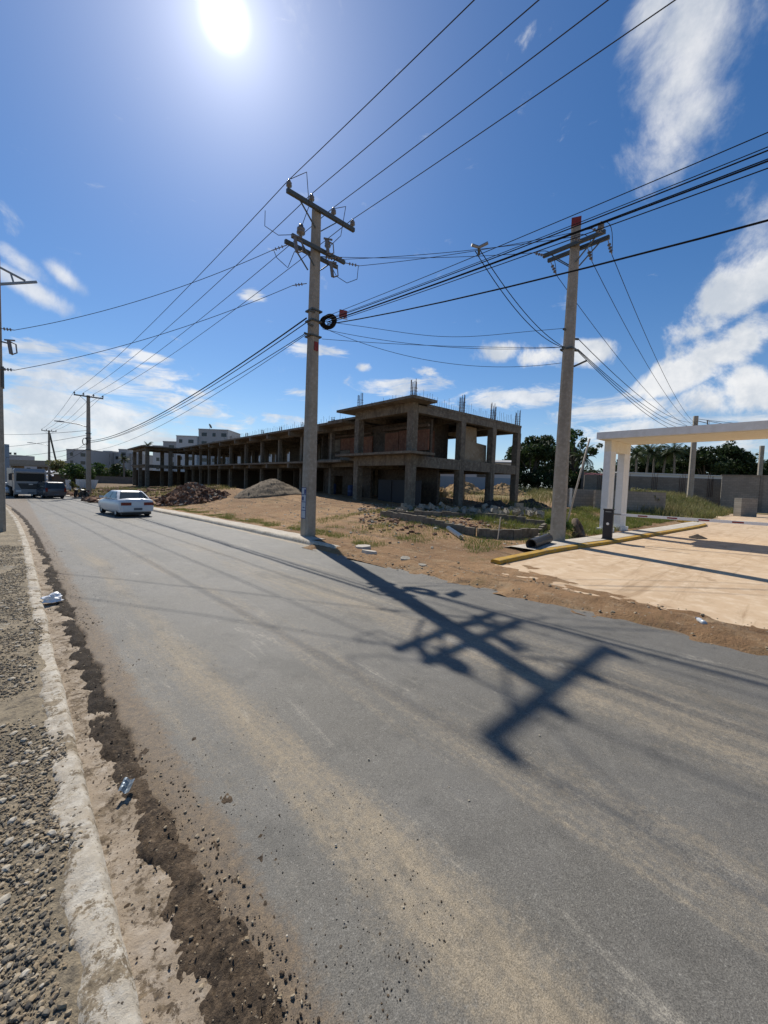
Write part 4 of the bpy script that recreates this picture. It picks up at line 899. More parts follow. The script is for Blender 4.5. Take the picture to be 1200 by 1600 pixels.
M['bwall'] = blockwall_mat('block_wall', (.30, .27, .225), (.18, .16, .135)); M['bwall2'] = blockwall_mat('dark_block_wall', (.23, .20, .165), (.13, .115, .095))
q, L = camrow(882, 932, 31, .6, 2.0, .2, 'block_wall', 'low grey block wall left of the gate columns', 'wall', 'bwall'); 
MB().bb(-.9, -.7, -.16, -.11, -1, 1.45).build('pilaster', M['pvc'], q)
camrow(930, 1040, 29.5, .5, 1.97, .2, 'block_wall', 'low unplastered block wall seen through the gate columns', 'wall', 'bwall', D1=31)
q, L = camrow(912, 1127, 52, 1.3, 4.0, .2, 'boundary_wall', 'long grey block boundary wall with rusty starter bars', 'wall', 'bwall2', D1=50)
rg = random.Random(3)
for k in range(20):
    x = -L / 2 + L * (k // 4 + .5) / 5 + (k % 4) * .2
    MB().tube([(x, -.13, .3), (x + rg.uniform(-.05, .05), -.15, 2.9 + rg.uniform(0, .6))], .022, 5).build('starter_bar', M['rebar'], q)
q, L = camrow(1127, 1260, 48, 1.2, 4.35, .22, 'boundary_wall', 'taller grey block wall at the far right beyond the slim pole', 'wall', 'bwall', D1=44)
MB().bb(-L / 2 - .1, L / 2, -.2, .2, 3.152, 3.25).build('coping', M['bwall2'], q); MB().bb(-.2, .1, -.17, -.112, -1, 3.15).build('pilaster', M['bwall2'], q)
q, L = camrow(1155, 1180, 38, .55, 1.72, .8, 'block_pillar', 'short grey block pillar at the end of the driveway', 'pillar', 'bwall')
def house(px0, px1, D, z0, z1, dep, wall, label, cat='house', roof=None, band=None, D1=None, wins=(), over=.3, name='house'):
    a = at(px0, 760, D); b = at(px1, 760, D1 or D); L = (b - a).to_2d().length; ang = math.atan2(b.y - a.y, b.x - a.x); mid = (a + b) / 2
    q = empty(name, (mid.x, mid.y, z0), ang, label, cat); h = z1 - z0
    MB().bb(-L / 2, L / 2, 0, dep, -1.5, h).build('wall', M[wall], q)
    if band: MB().bb(-L / 2 - .003, L / 2 + .003, -.012, -.001, -1.5, band[0]).build('painted_band', M[band[1]], q)
    if roof: MB().loft([[(x, y, z) for x, y, z in ((-L / 2 - over, -over, h), (-L / 2 - over, dep + over, h), (-L / 2 - over, dep + over, h + .15), (-L / 2 - over, dep / 2, h + .15 + roof[1]), (-L / 2 - over, -over, h + .15))], [(x, y, z) for x, y, z in ((L / 2 + over, -over, h), (L / 2 + over, dep + over, h), (L / 2 + over, dep + over, h + .15), (L / 2 + over, dep / 2, h + .15 + roof[1]), (L / 2 + over, -over, h + .15))]]).build('roof', M[roof[0]], q)
    for x, z, w, hh in wins:
        f_ = MB().bb(-L / 2 + x - w / 2 - .08, -L / 2 + x + w / 2 + .08, -.04, -.002, z - .08, z + hh + .08).build('window', M['apt2'], q); MB().bb(-L / 2 + x - w / 2, -L / 2 + x + w / 2, -.046, -.0405, z, z + hh).build('pane', M['glass_dark'], f_)
    return q
house(968, 1128, 60, 1.4, 4.8, 6, 'apt', 'long low white building whose top shows over the boundary wall', 'building', roof=('apt', .1), over=.2, name='long_building')
house(913, 944, 56, 1.2, 3.9, 4, 'bwall2', 'small grey house with a red roof beside the gate columns', 'house', roof=('redroof', .5))
house(648, 800, 52, 1.2, 5.0, 8, 'apt', 'white house with a grey blue lower band seen under the unfinished shell', 'house', roof=('apt2', .5), band=(1.9, 'greypaint'), D1=50, wins=((2.2, 1.95, 1.2, .9), (8.6, 1.95, 1.2, .9)))

def apt(px0, px1, D, steps, label, base=-2.0, depth=12, rows=()):
    a = at(px0, 740, D); b = at(px1, 740, D); L = (b - a).to_2d().length; ang = math.atan2(b.y - a.y, b.x - a.x); mid = (a + b) / 2
    q = empty('apartment_block', (mid.x, mid.y, base), ang, label, 'apartment block', 'white apartment blocks'); sc = L / (px1 - px0)
    for k, (p0, p1, py, dy, mt) in enumerate(steps):
        zt = at((p0 + p1) / 2, py, D).z - base; x0 = -L / 2 + (p0 - px0) * sc; x1 = -L / 2 + (p1 - px0) * sc
        w = MB().bb(x0, x1, dy, depth + dy, -2, zt).build('wall', M[mt], q); MB().bb(x0 - .1, x1 + .1, dy - .12, depth + dy, zt + .002, zt + .3).build('parapet', M[mt], w)
        fl = 3.0; zz = zt - 2.3; n = 0
        while zz > .5 and n < 4:
            nw = max(1, int((x1 - x0) / 3.4))
            for i in range(nw):
                xc = x0 + (x1 - x0) * (i + .5) / nw + (.3 if k % 2 else -.25); ww = .55 + .35 * ((i + k) % 2)
                MB().bb(xc - ww, xc + ww, dy - .035, dy - .003, zz, zz + 1.25).build('window', M['glass_dark'], w)
            zz -= fl; n += 1
    return q
apt(104, 147, 150, [(104, 122, 703, 0, 'apt2'), (122.5, 147, 704.5, -2, 'apt2'), (99, 103.5, 721, 1, 'apt2')], 'tall plain grey white apartment block just left of the pole by the zinc sheets')
apt(152, 216, 160, [(152, 165, 708, 0, 'apt2'), (165.5, 177, 706, -1.5, 'apt2'), (177.5, 190, 709, 0, 'apt2'), (190.5, 203, 703.5, -2, 'apt2'), (203.5, 216, 710, 0, 'apt2')], 'stepped white apartment block right of the pole by the zinc sheets')
apt(238, 356, 140, [(236, 254, 697, 1, 'apt'), (254.5, 278, 691, 0, 'apt2'), (278.5, 310, 683, -1.5, 'apt'), (310.5, 356, 672.5, -.5, 'apt2')], 'highest white apartment block rising over the left half of the concrete shell')
apt(357, 475, 135, [(357, 392, 700, 0, 'apt'), (392.5, 430, 703, -1.5, 'apt'), (430.5, 475, 704, 0, 'apt')], 'white apartment block glimpsed through the openings of the concrete shell')
q = at(328, 667, 140); sd = empty('satellite_dish', (q.x, q.y, q.z - .9), 0, 'dark satellite dish on the roof of the highest apartment block', 'satellite dish')
MB().lathe([(.05, 0), (.5, .06), (.9, .2), (.88, .24), (.45, .1), (.05, .05)], (0, 0, 1.1), 16, Matrix.Rotation(R(60), 3, 'Y')).build('dish', M['steel_dark'], sd); MB().tube([(0, 0, -1.2), (0, 0, 1.1)], .06, 6).build('mast', M['steel_dark'], sd)
# overpass and buildings down the road
a = at(-40, 722, 185); b = at(125, 727, 178); L = (b - a).to_2d().length; ang = math.atan2(b.y - a.y, b.x - a.x); mid = (a + b) / 2
q = empty('overpass', (mid.x, mid.y, -1.2), ang, 'grey concrete overpass crossing the far end of the road', 'bridge')
zz = at(60, 729, 180).z + 1.2; z1 = at(60, 719.5, 180).z + 1.2
MB().bb(-L / 2, L / 2, 0, 9, zz, z1 - .9).build('deck', M['pole'], q); MB().bb(-L / 2, L / 2, -.25, -.003, zz + .6, z1).build('parapet', M['pole'], q)
for x in (-L * .18, L * .12, L * .4): MB().bb(x - .8, x + .8, 2, 7, -.5, zz - .003).build('pier', M['pole'], q)
house(-40, 7.5, 60, -1, at(10, 694, 60).z, .8, 'greypaint', 'blue grey building hidden behind the left edge pole', 'building', name='office_building', wins=((1.5, 3, .8, 1.2),))
house(9, 32, 240, -1, at(20, 711, 240).z, 10, 'apt2', 'pale building whose top shows above the overpass at far left', 'building', name='office_building', wins=((3, 12.0, 1.5, 1.2), (6, 12.0, 1.5, 1.2)))
house(8, 58, 215, -1, at(30, 728, 215).z, 8, 'apt', 'low white shops under the overpass', 'shop', name='shop_building', wins=((4, 2, 2, 2.2), (8, 2, 2, 2.2), (13, 2, 2, 2.2)))
house(58, 92, 205, -1, at(75, 729, 205).z, 8, 'bconc_dark', 'dark low shop building under the right part of the overpass', 'shop', name='shop_building', wins=((3, 1.5, 2, 2),))
house(84, 116, 72, -1.1, 1.25, 4, 'wood', 'dark wooden shack behind the bushes on the right roadside', 'shack', roof=('steel_dark', .4), name='wooden_shack')
q = empty('market_awning', at(84, 745, 84) - Vector((0, 0, 1.6)), R(-30), 'white awnings of a roadside kiosk behind the grey van', 'kiosk')
for z in (1.7, 2.5): MB().add([(-1.2, -.8, z), (1.2, -.8, z), (1.2, .6, z + .45), (-1.2, .6, z + .45), (-1.2, -.8, z + .06), (1.2, -.8, z + .06), (1.2, .6, z + .51), (-1.2, .6, z + .51)], [(3, 2, 1, 0), (4, 5, 6, 7), (0, 1, 5, 4), (1, 2, 6, 5), (2, 3, 7, 6), (3, 0, 4, 7)]).build('awning', M['plasticw'], q)
for x in (-1.1, 1.1): MB().tube([(x, -.7, -.6), (x, -.7, 2.5)], .05, 6).build('post', M['steel_dark'], q)
MB().bb(-1.1, 1.1, .1, .6, -.6, 2.0).build('counter', M['wood'], q)
camrow(140, 222, 84, -.6, 1.15, .2, 'block_wall', 'grey block wall behind the plot at far left of the shell', 'wall', 'bwall2', D1=90)
# zinc sheets
def zinc(px0, px1, D, z0, z1, slant, label):
    a = at(px0, 760, D); b = at(px1, 760, D); L = (b - a).to_2d().length; ang = math.atan2(b.y - a.y, b.x - a.x); mid = (a + b) / 2
    q = empty('zinc_sheet', (mid.x, mid.y, z0), ang, label, 'zinc sheet', 'white zinc sheets'); mb = MB(); n = 60; h = z1 - z0
    for k in range(n + 1):
        t = k / n; yb = .035 * math.sin(t * L * 2 * PI / .28)
        mb.v += [(-L / 2 + L * t * (1 - slant) + 0, yb, -.2), (-L / 2 + L * t, yb - .25, h), (-L / 2 + L * t * (1 - slant), yb + .01, -.2), (-L / 2 + L * t, yb - .24, h)]
    for k in range(n): mb.f += [(4 * k, 4 * k + 4, 4 * k + 5, 4 * k + 1), (4 * k + 3, 4 * k + 7, 4 * k + 6, 4 * k + 2)]
    mb.build('sheet', M['zinc'], q); MB().beam((-L / 2, .12, .0), (-L / 2, .0, h * .95), .07).build('post', M['wood'], q); MB().beam((L * .2, .12, .0), (L * .2, .0, h * .95), .07).build('post', M['wood'], q)
zinc(104, 113, 55, -.95, .75, .1, 'narrow white zinc sheet left of the yellow bush'); zinc(120, 156, 57, -1.0, .85, .28, 'wide white zinc sheet leaning behind the pole, wider at its top')

# ------------------------------------------------------------------ trees
def leaf_cloud(mb, clusters, n, size, rg):
    tot = sum(c[3] ** 2 for c in clusters)
    for cx, cy, cz, r, sq in clusters:
        k = int(n * r * r / tot)
        for _ in range(k):
            a = rg.random() * 6.283; u = rg.uniform(-1, 1); s = math.sqrt(1 - u * u); rad = r * (.45 + .6 * rg.random() ** .6)
            p = Vector((cx + rad * s * math.cos(a), cy + rad * s * math.sin(a), cz + rad * u * sq)); w = size * rg.uniform(.6, 1.35)
            n1 = Vector((rg.gauss(0, 1), rg.gauss(0, 1), rg.gauss(0, 1))).normalized(); n2 = n1.cross(Vector((rg.gauss(0, 1), rg.gauss(0, 1), rg.gauss(0, 1)))).normalized()
            mb.add([p - n1 * w, p + n2 * w * .42, p + n1 * w, p - n2 * w * .42], [(0, 1, 2, 3)])
def tree(p, h, r, seed, label, n=2600, size=.32, mat='leaf', trunk=.35, sparse=False, group=None, name='broadleaf_tree', cat='tree'):
    rg = random.Random(seed); q = empty(name, p, 0, label, cat, group); tb = MB(); cl = []
    t0 = h * trunk; lean = Vector((rg.uniform(-.4, .4), rg.uniform(-.4, .4), 0))
    tb.tube([(0, 0, -.6), lean * .3 + Vector((0, 0, t0 * .5)), lean + Vector((0, 0, t0))], [.035 * h, .028 * h, .022 * h], 8)
    nb = 9 if sparse else 11
    for k in range(nb):
        a = 2 * PI * k / nb + rg.uniform(-.4, .4); el = rg.uniform(.15, 1.4); L = rg.uniform(.65, 1.0)
        tip = lean + Vector((math.cos(a) * math.cos(el) * r * L, math.sin(a) * math.cos(el) * r * L, t0 + (h - t0) * (.2 + .72 * math.sin(el) * L)))
        mid = lean.lerp(tip, .5) + Vector((rg.uniform(-.3, .3), rg.uniform(-.3, .3), t0 * .5 + .3))
        tb.tube([lean + Vector((0, 0, t0 * .9)), mid, tip], [.016 * h, .01 * h, .003 * h], 6)
        for j in range(2 if sparse else 3):
            c = tip + Vector((rg.uniform(-1, 1), rg.uniform(-1, 1), rg.uniform(-.7, .7))) * r * .28
            if sparse: tb.tube([mid.lerp(tip, .5), c], [.006 * h, .002 * h], 5)
            cl.append((c.x, c.y, c.z, r * rg.uniform(.12, .24) if sparse else r * rg.uniform(.18, .40), .7))
    tb.build('trunk', M['bark'], q); mb = MB(); leaf_cloud(mb, cl, n, size, rg); mb.build('crown', M[mat], q)
    return q
def palm(p, h, seed, label, fl=2.6, n=17, group=None, dead=True):
    rg = random.Random(seed); q = empty('palm_tree', p, 0, label, 'palm tree', group); lean = Vector((rg.uniform(-.05, .05) * h, rg.uniform(-.05, .05) * h, 0))
    pts = [lean * (t * t) + Vector((0, 0, -.5 + (h + .5) * t)) for t in [i / 8 for i in range(9)]]
    MB().tube(pts, [.2 * (1.15 - .4 * i / 8) for i in range(9)], 9).build('trunk', M['palmbark'], q, True); top = pts[-1]
    for k in range(n):
        mb = MB(); a = 2 * PI * k / n * 1.618 * 2 + rg.uniform(-.2, .2); el = rg.uniform(-.5, 1.25); L = fl * rg.uniform(.8, 1.1); prev = None; rib = []
        for i in range(10):
            t = i / 9; ee = el - 1.5 * t * t * (1.1 if el < .6 else .8)
            p0 = (top if i == 0 else rib[-1] + Vector((math.cos(a) * math.cos(ee), math.sin(a) * math.cos(ee), math.sin(ee))) * L / 9); rib.append(p0)
        mb.tube(rib, [.03 * (1.1 - i / 10) for i in range(10)], 4)
        for i in range(1, 10):
            for sgn in (-1, 1):
                for jj in (0, .5):
                    t = (i + jj - .5) / 9; b = rib[i - 1].lerp(rib[i], jj); d = (rib[i] - rib[i - 1]).normalized(); sd = d.cross(Vector((0, 0, 1))).normalized() * sgn
                    ll = L * .24 * math.sin(PI * min(1, .18 + t * .85)) + .08; tipv = b + sd * ll * .75 + d * ll * .45 - Vector((0, 0, ll * .45)); w = d * .055 * L / 2
                    mb.add([b - w, b + w, tipv], [(0, 1, 2)])
        mb.build('frond', M['palm'], q)
    return q
def place(px, D, z=None):
    p = at(px, 765, D); return Vector((p.x, p.y, gz(p.x, p.y) if z is None else z))
TG = 'trees behind the unfinished building'
tree(place(833, 58), 8.4, 3.6, 1, 'dense dark tree right behind the right corner of the shell', 4600, .3, trunk=.1, group=TG)
tree(place(858, 64), 8.6, 3.6, 2, 'dense dark tree half hidden by the red topped pole', 4600, .3, trunk=.1, group=TG)
tree(place(808, 66), 7.2, 3.0, 3, 'dark tree showing under the roof of the shell end', 3600, .3, trunk=.1, group=TG)
tree(place(893, 60), 10.0, 3.4, 4, 'tall sparse tree with thin bare limbs right of the red topped pole', 1500, .24, 'leafm', sparse=True, group=TG)
tree(place(880, 70), 7.5, 3.2, 24, 'dark round tree behind the sparse tree', 3600, .3, trunk=.08, group=TG)
palm(place(909, 55), 4.9, 5, 'single palm between the red topped pole and the gate', 2.5, group='palm trees')
tree(place(925, 78), 4.2, 3.6, 26, 'low dark bushy tree behind the red roofed house', 1800, .3, trunk=.15, group=TG)
GG = 'trees behind the boundary wall'
for k, (px, D, h, l) in enumerate(((993, 70, 7.6, 'leftmost palm framed by the gate'), (1008, 74, 8.6, 'slim palm second from the left inside the gate'), (1033, 72, 7.8, 'palm near the middle left of the gate opening'), (1052, 70, 8.4, 'palm next to the slim pole inside the gate'), (1019, 80, 9.2, 'taller palm behind the other palms inside the gate'), (1149, 82, 8.2, 'palm among the broad crowns right of the slim pole'))):
    palm(place(px, D), h * .93, 40 + k, l, 3.3, 22, 'palm trees')
for k, (px, D, h, r, l) in enumerate(((1075, 82, 8.0, 4.2, 'dark broad tree directly behind the slim pole'), (1100, 78, 9.6, 4.4, 'tall dark tree right of the slim pole'), (1127, 80, 10.0, 4.6, 'broad dark tree in the middle right of the gate opening'), (1157, 82, 8.8, 4.4, 'dark tree in front of the pale far pole'), (1190, 85, 8.0, 4.6, 'dark tree at the right edge under the gate'), (1222, 80, 8.8, 4.4, 'dark tree cut by the right edge of the view'), (1005, 92, 8.6, 4.6, 'dark undergrowth tree behind the palms'), (1045, 94, 9.4, 5.0, 'dark undergrowth tree right of the palms'), (975, 90, 5.0, 3.6, 'low dark tree behind the gate columns'), (1025, 97, 9.6, 5.0, 'dark tree in the middle behind the row of palms'), (990, 98, 8.6, 4.6, 'dark tree at the left end behind the row of palms'), (1063, 96, 9.4, 4.6, 'dark tree behind the palm beside the slim pole'))):
    tree(place(px, D), h * 1.16, r, 60 + k, l, 3800, .36, group=GG, trunk=.1)
BG = 'trees and bushes at the far left plot'
tree(place(94, 76, -1.0), 4.7, 2.3, 80, 'brownish green bushy tree over the wooden shack', 1500, .25, 'weed', .2, group=BG)
tree(place(118, 66, -.95), 4.3, 2.4, 81, 'bright green bush left of the pole by the zinc sheets', 1800, .22, 'leafm', .15, group=BG)
tree(place(131, 68, -.95), 3.6, 1.6, 82, 'small green bush touching the pole by the zinc sheets', 1000, .22, 'leafm', .15, group=BG)
tree(place(114.5, 55, -.95), 1.75, .5, 83, 'yellow leafed shrub between the two zinc sheets', 400, .12, 'leafy', .15, group=BG, name='shrub', cat='shrub')
for k, (px, D, h, r, mt, l) in enumerate(((155, 100, 5.0, 2.6, 'leafm', 'green tree in front of the stepped apartment block, at its left'), (172, 105, 4.3, 2.6, 'leafy', 'yellowish green tree in front of the stepped apartment block'), (183, 98, 5.2, 2.4, 'leaf', 'dark green tree in front of the stepped apartment block'), (207, 102, 3.9, 2.4, 'leafm', 'low green tree beside the far end of the shell'))):
    tree(place(px, D, -.8), h, r, 84 + k, l, 1300, .3, mt, .2, group=BG)
palm(place(194, 96, -.8), 6.2, 90, 'small round crowned palm before the stepped apartment block', 1.9, 20, 'palm trees')
palm(at(232, 697, 128) - Vector((0, 0, 10)), 10, 91, 'palm crown showing over the far end of the concrete shell', 2.6, 16, 'palm trees')
for k, (px, D, h, r, l) in enumerate(((818, 57, 2.4, 2.6, 'low bush at the foot of the leftmost tree behind the shell'), (842, 56, 2.6, 2.8, 'low bush left of the red topped pole, beneath the dense trees'), (868, 58, 2.3, 2.6, 'low bush hidden by the red topped pole'), (893, 57, 2.5, 2.4, 'low bush under the sparse tree'), (917, 62, 2.6, 2.6, 'low bush near the red roofed house'))):
    tree(place(px, D), h, r, 120 + k, l, 1500, .22, 'leaf', .08, group='bushes behind the unfinished building', name='shrub', cat='shrub')
p = Vector((16.2, 6.75, 0)); p.z = gz(p.x, p.y); tree(p, .75, .55, 95, 'small green bush at the foot of the red topped pole', 700, .07, 'leafm', .15, name='shrub', cat='shrub')
p = Vector((37, 8.5, 0)); p.z = gz(p.x, p.y); tree(p, 1.6, 1.2, 96, 'dry bush at the end of the low block wall', 900, .12, 'weed', .15, name='shrub', cat='shrub')

# ------------------------------------------------------------------ vehicles (x forward, y left)
def wheel(root, x, y, r=.31, w=.2):
    sg = 1 if y > 0 else -1; Mx = Matrix.Rotation(-sg * PI / 2, 3, 'X')
    t = MB().lathe([(r * .6, -w / 2), (r * .93, -w / 2), (r, -w * .35), (r, w * .35), (r * .93, w / 2), (r * .6, w / 2)], (x, y, r), 22, Mx).build('wheel', M['rubber'], root, True)
    rim = MB().lathe([(0, w * .3), (r * .2, w * .36), (r * .5, w * .3), (r * .6, w * .48), (r * .62, w * .4), (r * .62, -w / 2), (0, -w / 2)], (x, y, r), 18, Mx).build('rim', M['rim'], t, True)
    return t
def body_ring(x, zb, zt, w, crown=.05):
    zm = zb + (zt - zb) * .5
    L = [(-w * .86, zb), (-w * .97, zb + .1), (-w, zm), (-w * .97, zt - .07), (-w * .86, zt - .005), (-w * .4, zt + crown)]
    return [(x, y, z) for y, z in L] + [(x, -y, z) for y, z in L[::-1]]
def car(name, loc, rz, paint, label, van=False, front_lamps=True):
    q = empty(name, loc, rz, label, 'van' if van else 'car')
    if not van:
        st = [(-2.2, .42, .80, .70), (-2.16, .30, .93, .80), (-1.9, .24, .985, .835), (-1.3, .2, .97, .85), (-.3, .2, .93, .855), (.8, .2, .90, .85), (1.5, .22, .84, .83), (2.0, .26, .74, .79), (2.2, .34, .62, .66)]
        cab = [(-1.72, 1.12, .80, .95), (-1.42, .72, .72, 1.16), (-1.12, .30, .62, 1.35), (-1.02, .22, .58, 1.385)]
    else:
        st = [(-2.3, .45, .98, .78), (-2.27, .32, 1.05, .86), (-1.8, .26, 1.07, .9), (.4, .26, 1.03, .9), (1.0, .26, 1.0, .89), (1.7, .3, .92, .86), (2.15, .34, .82, .8), (2.3, .42, .7, .68)]
        cab = [(-2.28, 1.25, .86, 1.03), (-2.2, .85, .82, 1.3), (-2.02, .42, .74, 1.62), (-1.9, .3, .68, 1.68)]
    b = MB().loft([body_ring(x, a, c, w, .04) for x, a, c, w in st]).build('body', M[paint], q, True)
    rings = []
    for x0, x1, w, z in cab:
        c = .1; rings.append([(x0 + c, -w, z), (x1 - c, -w, z), (x1, -w + c * 1.6, z), (x1, w - c * 1.6, z), (x1 - c, w, z), (x0 + c, w, z), (x0, w - c * 1.6, z), (x0, -w + c * 1.6, z)])
    k = MB().loft(rings, True).build('cabin', M[paint], q)
    def face(i0, i1, u0, u1, v0, v1, nm, o=.006):
        A, B_, Cc, D = [Vector(rings[0][i0]), Vector(rings[0][i1]), Vector(rings[2][i1]), Vector(rings[2][i0])]
        # three-ring face: bilinear between ring 0 and ring 2 (ring 1 lies close to that plane)
        P = lambda u, v: A.lerp(B_, u).lerp(D.lerp(Cc, u), v)
        n = (B_ - A).cross(D - A).normalized()
        mid = Vector(rings[1][i0]).lerp(Vector(rings[1][i1]), .5); pl = A.lerp(B_, .5).lerp(D.lerp(Cc, .5), .5)
        n *= 1 if n.dot(Vector((A + B_) / 2) - Vector((-.3, 0, A.z))) > 0 else -1
        oo = o + max(0, (mid - pl).dot(n)) + .006
        V4 = [P(u, v) + n * oo for u, v in ((u0, v0), (u1, v0), (u1, v1), (u0, v1))] + [P(u, v) - n * .02 for u, v in ((u0, v0), (u1, v0), (u1, v1), (u0, v1))]
        return MB().add(V4, [(0, 1, 2, 3), (7, 6, 5, 4), (0, 4, 5, 1), (1, 5, 6, 2), (2, 6, 7, 3), (3, 7, 4, 0)]).build(nm, M['carglass'], q)
    face(6, 7, -.06, 1.06, .06, .94, 'rear_window'); face(2, 3, -.05, 1.05, .06, .94, 'windscreen')
    for i0, i1 in ((0, 1), (5, 4)):
        face(i0, i1, .06, .46 if not van else .3, .1, .9, 'side_window'); face(i0, i1, .5 if not van else .34, .92 if not van else .62, .1, .9, 'side_window')
        if van: face(i0, i1, .66, .94, .1, .9, 'side_window')
    xr = -2.2 if not van else -2.3; W = .80 if not van else .86; zt = .80 if not van else .95
    for s in (-1, 1):
        if not van: MB().bb(xr - .012, xr + .14, *sorted((s * .30, s * .775)), .66, .82).build('tail_lamp', M['tail'], q)
        else: MB().bb(xr - .02, xr + .1, *sorted((s * .66, s * .83)), .72, 1.1).build('tail_lamp', M['tail'], q)
        MB().bb(-xr - .18, -xr + .0, *sorted((s * .38, s * .68)), .54 if not van else .62, .68 if not van else .8).build('headlight', M['lamp'], q)
        mr = MB().loft([[(.62, s * (.86 + d), z) for z, d in ((.93, 0), (1.07, 0), (1.07, .2), (.93, .2))], [(.74, s * (.86 + d), z) for z, d in ((.95, 0), (1.05, 0), (1.04, .17), (.95, .17))]]).build('mirror', M[paint] if not van else M['trucktrim'], q)
        if van: mr.location.x = .3; mr.location.z = .1
        for x in (-1.35, 1.3): wheel(q, x, s * (W - .08), .3 if not van else .34)
    bp_ = MB().loft([[(xr - .07, y, z) for y, z in ((-.72, .34), (.72, .34), (.76, .6), (-.76, .6))], [(xr + .2, y, z) for y, z in ((-.83, .3), (.83, .3), (.83, .62), (-.83, .62))]]).build('bumper', M[paint], q)
    MB().bb(xr - .085, xr - .068, -.2, .2, .40, .53).build('number_plate', M['plate'], bp_)
    MB().bb(xr + .1, xr + 3.9, -.7, .7, .16, .26).build('underbody', M['trucktrim'], q)
    return q
def lane(px, py):
    d = ray(px, py); t = (0 - EYE) / (d.z + .0167 * d.y); p = Vector((0, 0, EYE)) + d * t; p.z = rz_(p.y); return p
u = Vector((0, 0, 0))
def heading(deg): return PI / 2 - R(deg)      # degrees clockwise from the road direction
c0 = Vector((4.75, 25.3, 0)); hd = R(-6); fw = Vector((math.sin(hd), math.cos(hd), 0)); ctr = c0 + fw * 1.35; ctr.z = rz_(ctr.y)
car('sedan_car', ctr, heading(-6), 'carwhite', 'white sedan seen from behind parked at the right kerb')
c0 = lane(86, 779); hd = R(-14); fw = Vector((math.sin(hd), math.cos(hd), 0)); ctr = c0 + fw * 2.0; ctr.z = rz_(ctr.y)
car('minivan', ctr, heading(-14), 'cardark', 'dark grey van seen from behind on the road next to the white truck', van=True)
c0 = lane(9, 775); car('sedan_car', (c0.x, c0.y + 3, rz_(c0.y)), heading(172), 'carwhite', 'pale car facing the camera, mostly hidden by the left edge pole')
q_ = at(68, 748, 95); car('sedan_car', (q_.x, q_.y, -1.0), heading(-20), 'carwhite', 'distant white car between the truck and the grey van')
def truck(loc, rz):
    q = empty('truck', loc, rz, 'white heavy truck facing the camera at the end of the road', 'truck')
    # x forward toward the camera
    rings = [[(x, -w, z0), (x, w, z0), (x, w * 1.0, z1 - .12), (x, w * .9, z1), (x, -w * .9, z1), (x, -w, z1 - .12)] for x, w, z0, z1 in ((1.2, 1.22, .75, 2.95), (2.6, 1.24, .75, 2.95), (2.95, 1.2, .75, 2.55))]
    MB().loft(rings).build('cab', M['truckpaint'], q)
    sl = (2.95 - 2.6) / (2.55 - 2.95)
    def fr(y0, y1, z0, z1, nm, mt, o=.02, th=.02):
        xa = 2.955 + (0 if z1 <= 2.4 else 0); MB().bb(xa + o - th, xa + o, y0, y1, z0, z1).build(nm, M[mt], q)
    MB().add([(2.975, -1.08, 1.72), (2.975, 1.08, 1.72), (2.965, 1.05, 2.5), (2.965, -1.05, 2.5), (2.9, -1.08, 1.72), (2.9, 1.08, 1.72), (2.9, 1.05, 2.5), (2.9, -1.05, 2.5)], [(0, 1, 2, 3), (7, 6, 5, 4), (0, 4, 5, 1), (1, 5, 6, 2), (2, 6, 7, 3), (3, 7, 4, 0)]).build('windscreen', M['truckglass'], q)
    MB().bb(2.75, 3.1, -1.15, 1.15, 2.56, 2.68).build('sun_visor', M['truckpaint'], q)
    MB().loft([[(x, y, z) for y, z in ((-.72, .95), (.72, .95), (1.0, 1.5), (-1.0, 1.5))] for x in (2.93, 2.985)]).build('grille', M['trucktrim'], q)
    for k in range(3): MB().bb(2.986, 3.0, -.8 + .03 * k, .8 - .03 * k, 1.36 - .15 * k, 1.4 - .15 * k).build('grille_bar', M['steel_dark'], q)
    MB().bb(2.985, 3.01, -.16, .16, 1.36, 1.46).build('front_emblem', M['rim'], q)
    MB().loft([[(x, y, z) for y, z in ((-1.2, .42), (1.2, .42), (1.25, .92), (-1.25, .92))] for x in (2.7, 3.08)]).build('bumper', M['truckpaint'], q)
    for s in (-1, 1):
        MB().bb(3.03, 3.1, *sorted((s * .72, s * 1.12)), .62, .84).build('headlight', M['lamp'], q)
        a = MB().beam((2.8, s * 1.2, 2.45), (3.0, s * 1.52, 2.45), .05).build('mirror_arm', M['trucktrim'], q)
        MB().bb(2.94, 3.02, *sorted((s * 1.38, s * 1.62)), 1.8, 2.42).build('mirror', M['trucktrim'], q)
        MB().bb(1.7, 2.5, *sorted((s * 1.238, s * 1.25)), 1.75, 2.45).build('side_window', M['carglass'], q)
        for x in (2.0, -2.6, -3.9): wheel(q, x, s * 1.05, .5, .3)
    MB().bb(3.085, 3.1, -.25, .25, .5, .62).build('number_plate', M['plate'], q)
    MB().bb(-5.2, 1.1, -1.25, 1.25, 1.1, 3.0).build('cargo_body', M['truckpaint'], q); MB().bb(-5, 1.19, -.5, .5, .6, 1.099).build('chassis', M['trucktrim'], q)
p = lane(42, 778); truck((p.x + .1, p.y + 3.0, rz_(p.y + 3)), heading(176))
